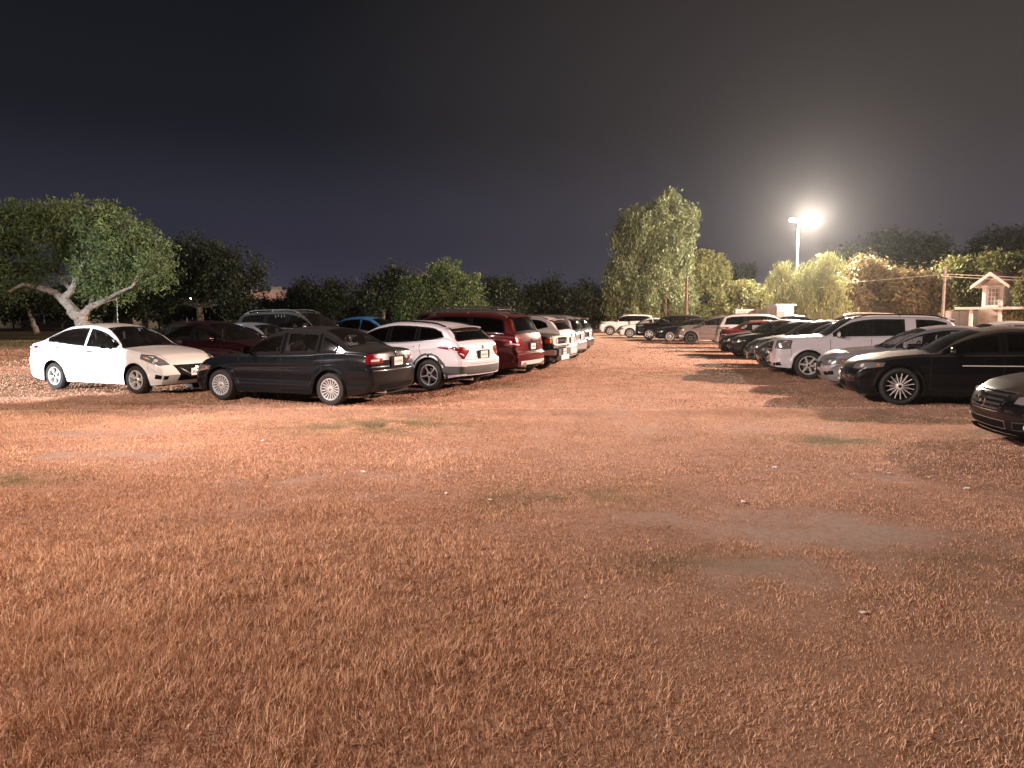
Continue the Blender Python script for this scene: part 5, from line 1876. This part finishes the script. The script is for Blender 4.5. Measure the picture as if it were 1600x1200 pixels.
for sx in (-1, 1):
    V = [(0, -ov - .04, apex + .14), (sx * (W2 + .58), -ov - .04, wz1 - .02), (sx * (W2 + .58), -ov - .04, wz1 - .24), (0, -ov - .04, apex - .09)]
    V += [(x, y + .08, z) for x, y, z in V]
    m.add(V, [(0, 1, 2, 3), (7, 6, 5, 4), (0, 4, 5, 1), (1, 5, 6, 2), (2, 6, 7, 3)], PLAS)
m.build('gable_board', hs, smooth=False)
m = MB()
for sx in (-1, 1):
    m.box((sx * (W2 - .14), -.06, (wz0 + wz1) / 2), (.24, .12, wz1 - wz0 - .01), PLAS)
m.box((0, -.05, wz1 - .06), (2 * W2 + .12, .18, .14), PLAS)
m.box((0, -.10, wz0 + .06), (2 * W2 - .5, .2, .12), PLAS)
m.build('pilasters', hs, smooth=False)
wi = MB(); ww, wh = W2 * .98, (wz1 - wz0) - .34
wi.box((0, -.015, wz0 + .14 + wh / 2), (ww, .03, wh), simple('pane_dull', (.20, .15, .13), .3))
wo = wi.build('window', hs, smooth=False)
m = MB()
for x in (-ww / 2, -ww / 6, ww / 6, ww / 2):
    m.box((x, -.045, wz0 + .14 + wh / 2), (.045, .03, wh), PLAS)
for q in range(5):
    m.box((0, -.048, wz0 + .14 + wh * q / 4), (ww, .03, .04), PLAS)
m.build('frame', wo, smooth=False)
# porch slab and posts
m = MB()
m.box((.55, -.9, wz0 - .08), (2 * W2 + 2.3, 2.6, .16), PLAS)
m.build('porch_slab', hs, smooth=False)
for x in (-.35, 1.55):
    m = MB(); m.box((x, -1.9, (wz0 - .17) / 2), (.18, .18, wz0 - .17), PLAS); m.box((x, -1.9, .1), (.26, .26, .2), PLAS)
    m.build('porch_post', hs, smooth=False)

# perimeter walls
wl = MB()
wa = at(1478, 491, 56); wb_ = at(1545, 491, 56)
wl.box(((wa.x + wb_.x) / 2, 56, .95), (wb_.x - wa.x, .2, 1.9), PLAS)
wl.box(((wa.x + wb_.x) / 2, 56, 1.93), (wb_.x - wa.x + .1, .3, .07), CONC)
for q in range(4):
    wl.box((wa.x + (wb_.x - wa.x) * q / 3, 55.95, .97), (.3, .3, 1.94), PLAS)
o = wl.build('boundary_wall', smooth=False); o['kind'] = 'thing'; tag(o, 'whitewashed boundary wall left of the gabled house', 'wall')
wl = MB()
wl.box((38.6, 54.2, .9), (5.5, .2, 1.8), PLASD); wl.box((38.6, 54.2, 1.84), (5.6, .3, .07), CONC)
for q in range(3):
    wl.box((36.2 + q * 2.3, 54.15, .92), (.3, .3, 1.85), PLASD)
o = wl.build('boundary_wall', smooth=False); o['kind'] = 'thing'; tag(o, 'stained old wall running right from below the gabled house', 'wall')
wl = MB()
a = at(1150, 491, 56); c_ = at(1214, 491, 56)
wl.box(((a.x + c_.x) / 2, 56, 1.0), (c_.x - a.x, .25, 2.0), simple('pink_plaster', (.55, .40, .36), .9, var=.2)); wl.box(((a.x + c_.x) / 2, 56, 2.03), (c_.x - a.x + .1, .35, .08), PLAS)
for q in range(5):
    wl.box((a.x + (c_.x - a.x) * q / 4, 55.9, 1.03), (.14, .14, 2.06), PLAS)
o = wl.build('boundary_wall', smooth=False); o['kind'] = 'thing'; tag(o, 'low pinkish wall with a white coping left of the small white shed', 'wall')
# small shed
YS = 53.0
a = at(1214, 491, YS); c_ = at(1240, 491, YS)
sh = empty('white_shed', ((a.x + c_.x) / 2, YS, 0)); tag(sh, 'small bright white shed beneath the wispy tree', 'shed')
sw = (c_.x - a.x)
m = MB(); m.box((0, .9, 1.15), (sw, 1.8, 2.3), PLAS); m.build('wall', sh, smooth=False)
m = MB(); m.box((0, .9, 2.36), (sw + .3, 2.1, .12), PLAS, top=(.96, .96)); m.build('roof', sh, smooth=False)
m = MB(); m.box((-.35, -.02, .95), (.55, .05, 1.9), simple('grey_door', (.25, .23, .23), .6)); d = m.build('door', sh, smooth=False)
m = MB(); m.tube([(-.16, -.06, .95), (-.16, -.06, 1.08)], .015, STEEL, 6); m.build('handle', d)
# garden fence posts right of the shed
for q in range(5):
    p = at(1262 + q * 20, 491, 56)
    m = MB(); m.tube([(0, 0, 0), (0, 0, 2.05)], [.05, .045], WOOD, 6); m.tube([(0, 0, 2.05), (0, 0, 2.12)], [.06, .02], WOOD, 6)
    o = m.build('fence_post', loc=(p.x, 56, 0))
    tag(o, ['leftmost thin post in the scrub right of the shed', 'second thin post right of the shed', 'middle thin post of five under the wispy tree', 'fourth thin post, left of the tan SUV roof', 'rightmost thin post, behind the tan SUV roof'][q], 'post', 'thin posts below the bushes')

# ------------------------------------------------------------------ distant left: lit building, lamps, booths
YB = 210.0
a = at(376, 455, YB); c_ = at(455, 455, YB)
bl = empty('distant_building', ((a.x + c_.x) / 2, YB, 0)); tag(bl, 'distant flat roofed pinkish building lit up between the dark trees', 'building')
bw = c_.x - a.x
PINK = simple('pink_facade', (.50, .34, .30), .9, var=.15, vscale=.4)
m = MB(); m.box((0, 6, a.z / 2), (bw, 12, a.z), PINK); m.build('wall', bl, smooth=False)
m = MB(); m.box((0, 6, a.z + .2), (bw + .5, 12.5, .4), CONC); m.box((2, 5, a.z + .9), (3, 3, 1.0), CONC); m.build('roof', bl, smooth=False)
for q in range(5):
    m = MB(); m.box((-bw / 2 + 1.6 + q * (bw - 3.2) / 4, -.05, a.z * .62), (1.2, .1, 1.3), simple('dark_window', (.03, .03, .03), .2)); m.build('window', bl, smooth=False)
light('facade_light', 'POINT', ((a.x + c_.x) / 2, YB - 9, 10), 2600, (1, .72, .6), size=.5)
SL = simple('far_lamp_lit', (1, 1, 1), .3, emit=(1, .9, .8), estr=14)
SLB = simple('far_lamp_lit_cold', (1, 1, 1), .3, emit=(.75, .85, 1), estr=60)
for k, (px, py, Y, mt, r, lab) in enumerate(((298, 466, 110, SLB, .13, 'cold white far street lamp, brightest in the dark tree'), (290, 474, 130, SL, .12, 'small warm far lamp just under the cold white one'),
                                         (246, 472, 130, SL, .12, 'small warm far lamp above the maroon car'), (214, 467, 150, SL, .10, 'faint far lamp under the right of the spreading tree'), (142, 459, 140, SL, .10, 'tiny far lamp among the forked limbs'),
                                         (66, 475, 140, SL, .10, 'tiny far lamp by the leaning trunk'), (392, 484, 150, SL, .16, 'warm far lamp below the distant lit building'))):
    p = at(px, py, Y)
    e = empty('far_street_lamp', (p.x, Y, 0)); tag(e, lab, 'street lamp', 'far street lamps')
    m = MB(); m.tube([(0, .3, 0), (0, .3, p.z + .1)], [.09, .06], STEEL, 6); m.tube([(0, .3, p.z + .1), (0, 0, p.z + .12)], .04, STEEL, 6); m.build('pole', e)
    m = MB(); m.lathe([(.01, -r), (r * .8, -r * .6), (r, 0), (r * .8, r * .6), (.01, r)], mt, 12, c=(0, 0, p.z)); m.build('lamp_head', e)
CREAM = simple('cream_wall', (.75, .62, .50), .85, var=.15)
for k, (px, py, hw_, Y, lab) in enumerate(((214, 494, 7, 95, 'small lit cream kiosk seen over the white sedan roof'), (242, 497, 11, 90, 'lit cream kiosk seen at the left end of the maroon car roof'), (140, 490, 6, 92, 'tiny lit kiosk right of the forked trunk'),
                                          (6, 490, 9, 92, 'warm lit kiosk at the left edge of the field'), (398, 488, 8, 120, 'dim warm kiosk under the distant lit building'))):
    p = at(px, 491, Y); kk = Y / F_PX
    e = empty('lit_kiosk', (p.x, Y, 0)); tag(e, lab, 'kiosk', 'lit kiosks beyond the trees')
    wd = hw_ * 2 * kk
    zt = CAM_H + 8 * kk
    m = MB(); m.box((0, 1, zt / 2), (wd, 2, zt), CREAM); m.build('wall', e, smooth=False)
    m = MB(); m.box((0, .9, zt + .07), (wd + .3, 2.5, .14), simple('kiosk_roof', (.2, .1, .08), .7), top=(.95, .95)); m.build('roof', e, smooth=False)
    m = MB(); m.box((wd * .2, -.02, zt * .55), (wd * .3, .05, zt * .35), simple('dark_window', (.03, .03, .03), .2)); m.build('window', e, smooth=False)
    light('kiosk_light', 'POINT', (p.x, Y - 1.6, zt + .5), 90 if k < 3 else 30, (1, .85, .7), size=.1)

# ------------------------------------------------------------------ litter on the grass
LIT_ = simple('paper_white', (.80, .78, .76), .7)
names = [(567, 737, 'white paper scrap on the grass in front of the dark sedan'), (1162, 783, 'white paper scrap below the middle of the aisle, larger and crumpled'), (1210, 731, 'white scrap on the grass right of the aisle'),
         (765, 782, 'pale scrap lying in the middle of the field'), (1388, 741, 'small pale scrap before the black sedan'), (1510, 765, 'small scrap in the shadow of the right edge car'),
         (1350, 955, 'tiny white scrap on the bare soil patch'), (410, 688, 'tiny white scrap left of the green patch'), (697, 770, 'pale scrap left of the middle of the field')]
for px, py, lab in names:
    g = gpt(px, py)
    m = MB()
    s_ = rng.uniform(.010, .020) * (1.4 if px == 1162 else 1)
    P = []
    for i in range(4):
        row = []
        for j in range(4):
            row.append((s_ * (i - 1.5) * 1.1 + rng.uniform(-.2, .2) * s_, s_ * (j - 1.5) * .7 + rng.uniform(-.2, .2) * s_, rng.uniform(.2, 1.2) * s_))
        P.append(row)
    m.grid(P, LIT_)
    m.grid([[(x, y, z - .004) for x, y, z in r] for r in P], LIT_, flip=True)
    o = m.build('paper_scrap', loc=(g.x, g.y, float(gz(g.x, g.y)) + .012), ang=20)
    o.rotation_euler = (0, 0, rng.uniform(0, 6))
    tag(o, lab, 'litter', 'paper scraps on the grass')

# ------------------------------------------------------------------ night air round the lamps
def haze():
    m = MB(); m.box((0, 105, 12), (420, 330, 27), None)
    me = bpy.data.meshes.new('haze'); me.from_pydata(m.v, [], m.f)
    mt = bpy.data.materials.new('night_air'); mt.use_nodes = True
    N, L = mt.node_tree.nodes, mt.node_tree.links
    N.remove(N['Principled BSDF'])
    pv = N.new('ShaderNodeVolumePrincipled')
    pv.inputs['Color'].default_value = (.90, .93, .98, 1)
    pv.inputs['Density'].default_value = .00020
    pv.inputs['Anisotropy'].default_value = .85
    L.new(pv.outputs[0], N['Material Output'].inputs['Volume'])
    me.materials.append(mt)
    o = bpy.data.objects.new('haze', me); COL.objects.link(o)
    tag(o, 'thin night haze glowing round the street lamp', kind='stuff')


haze()
SC.cycles.volume_bounces = 0
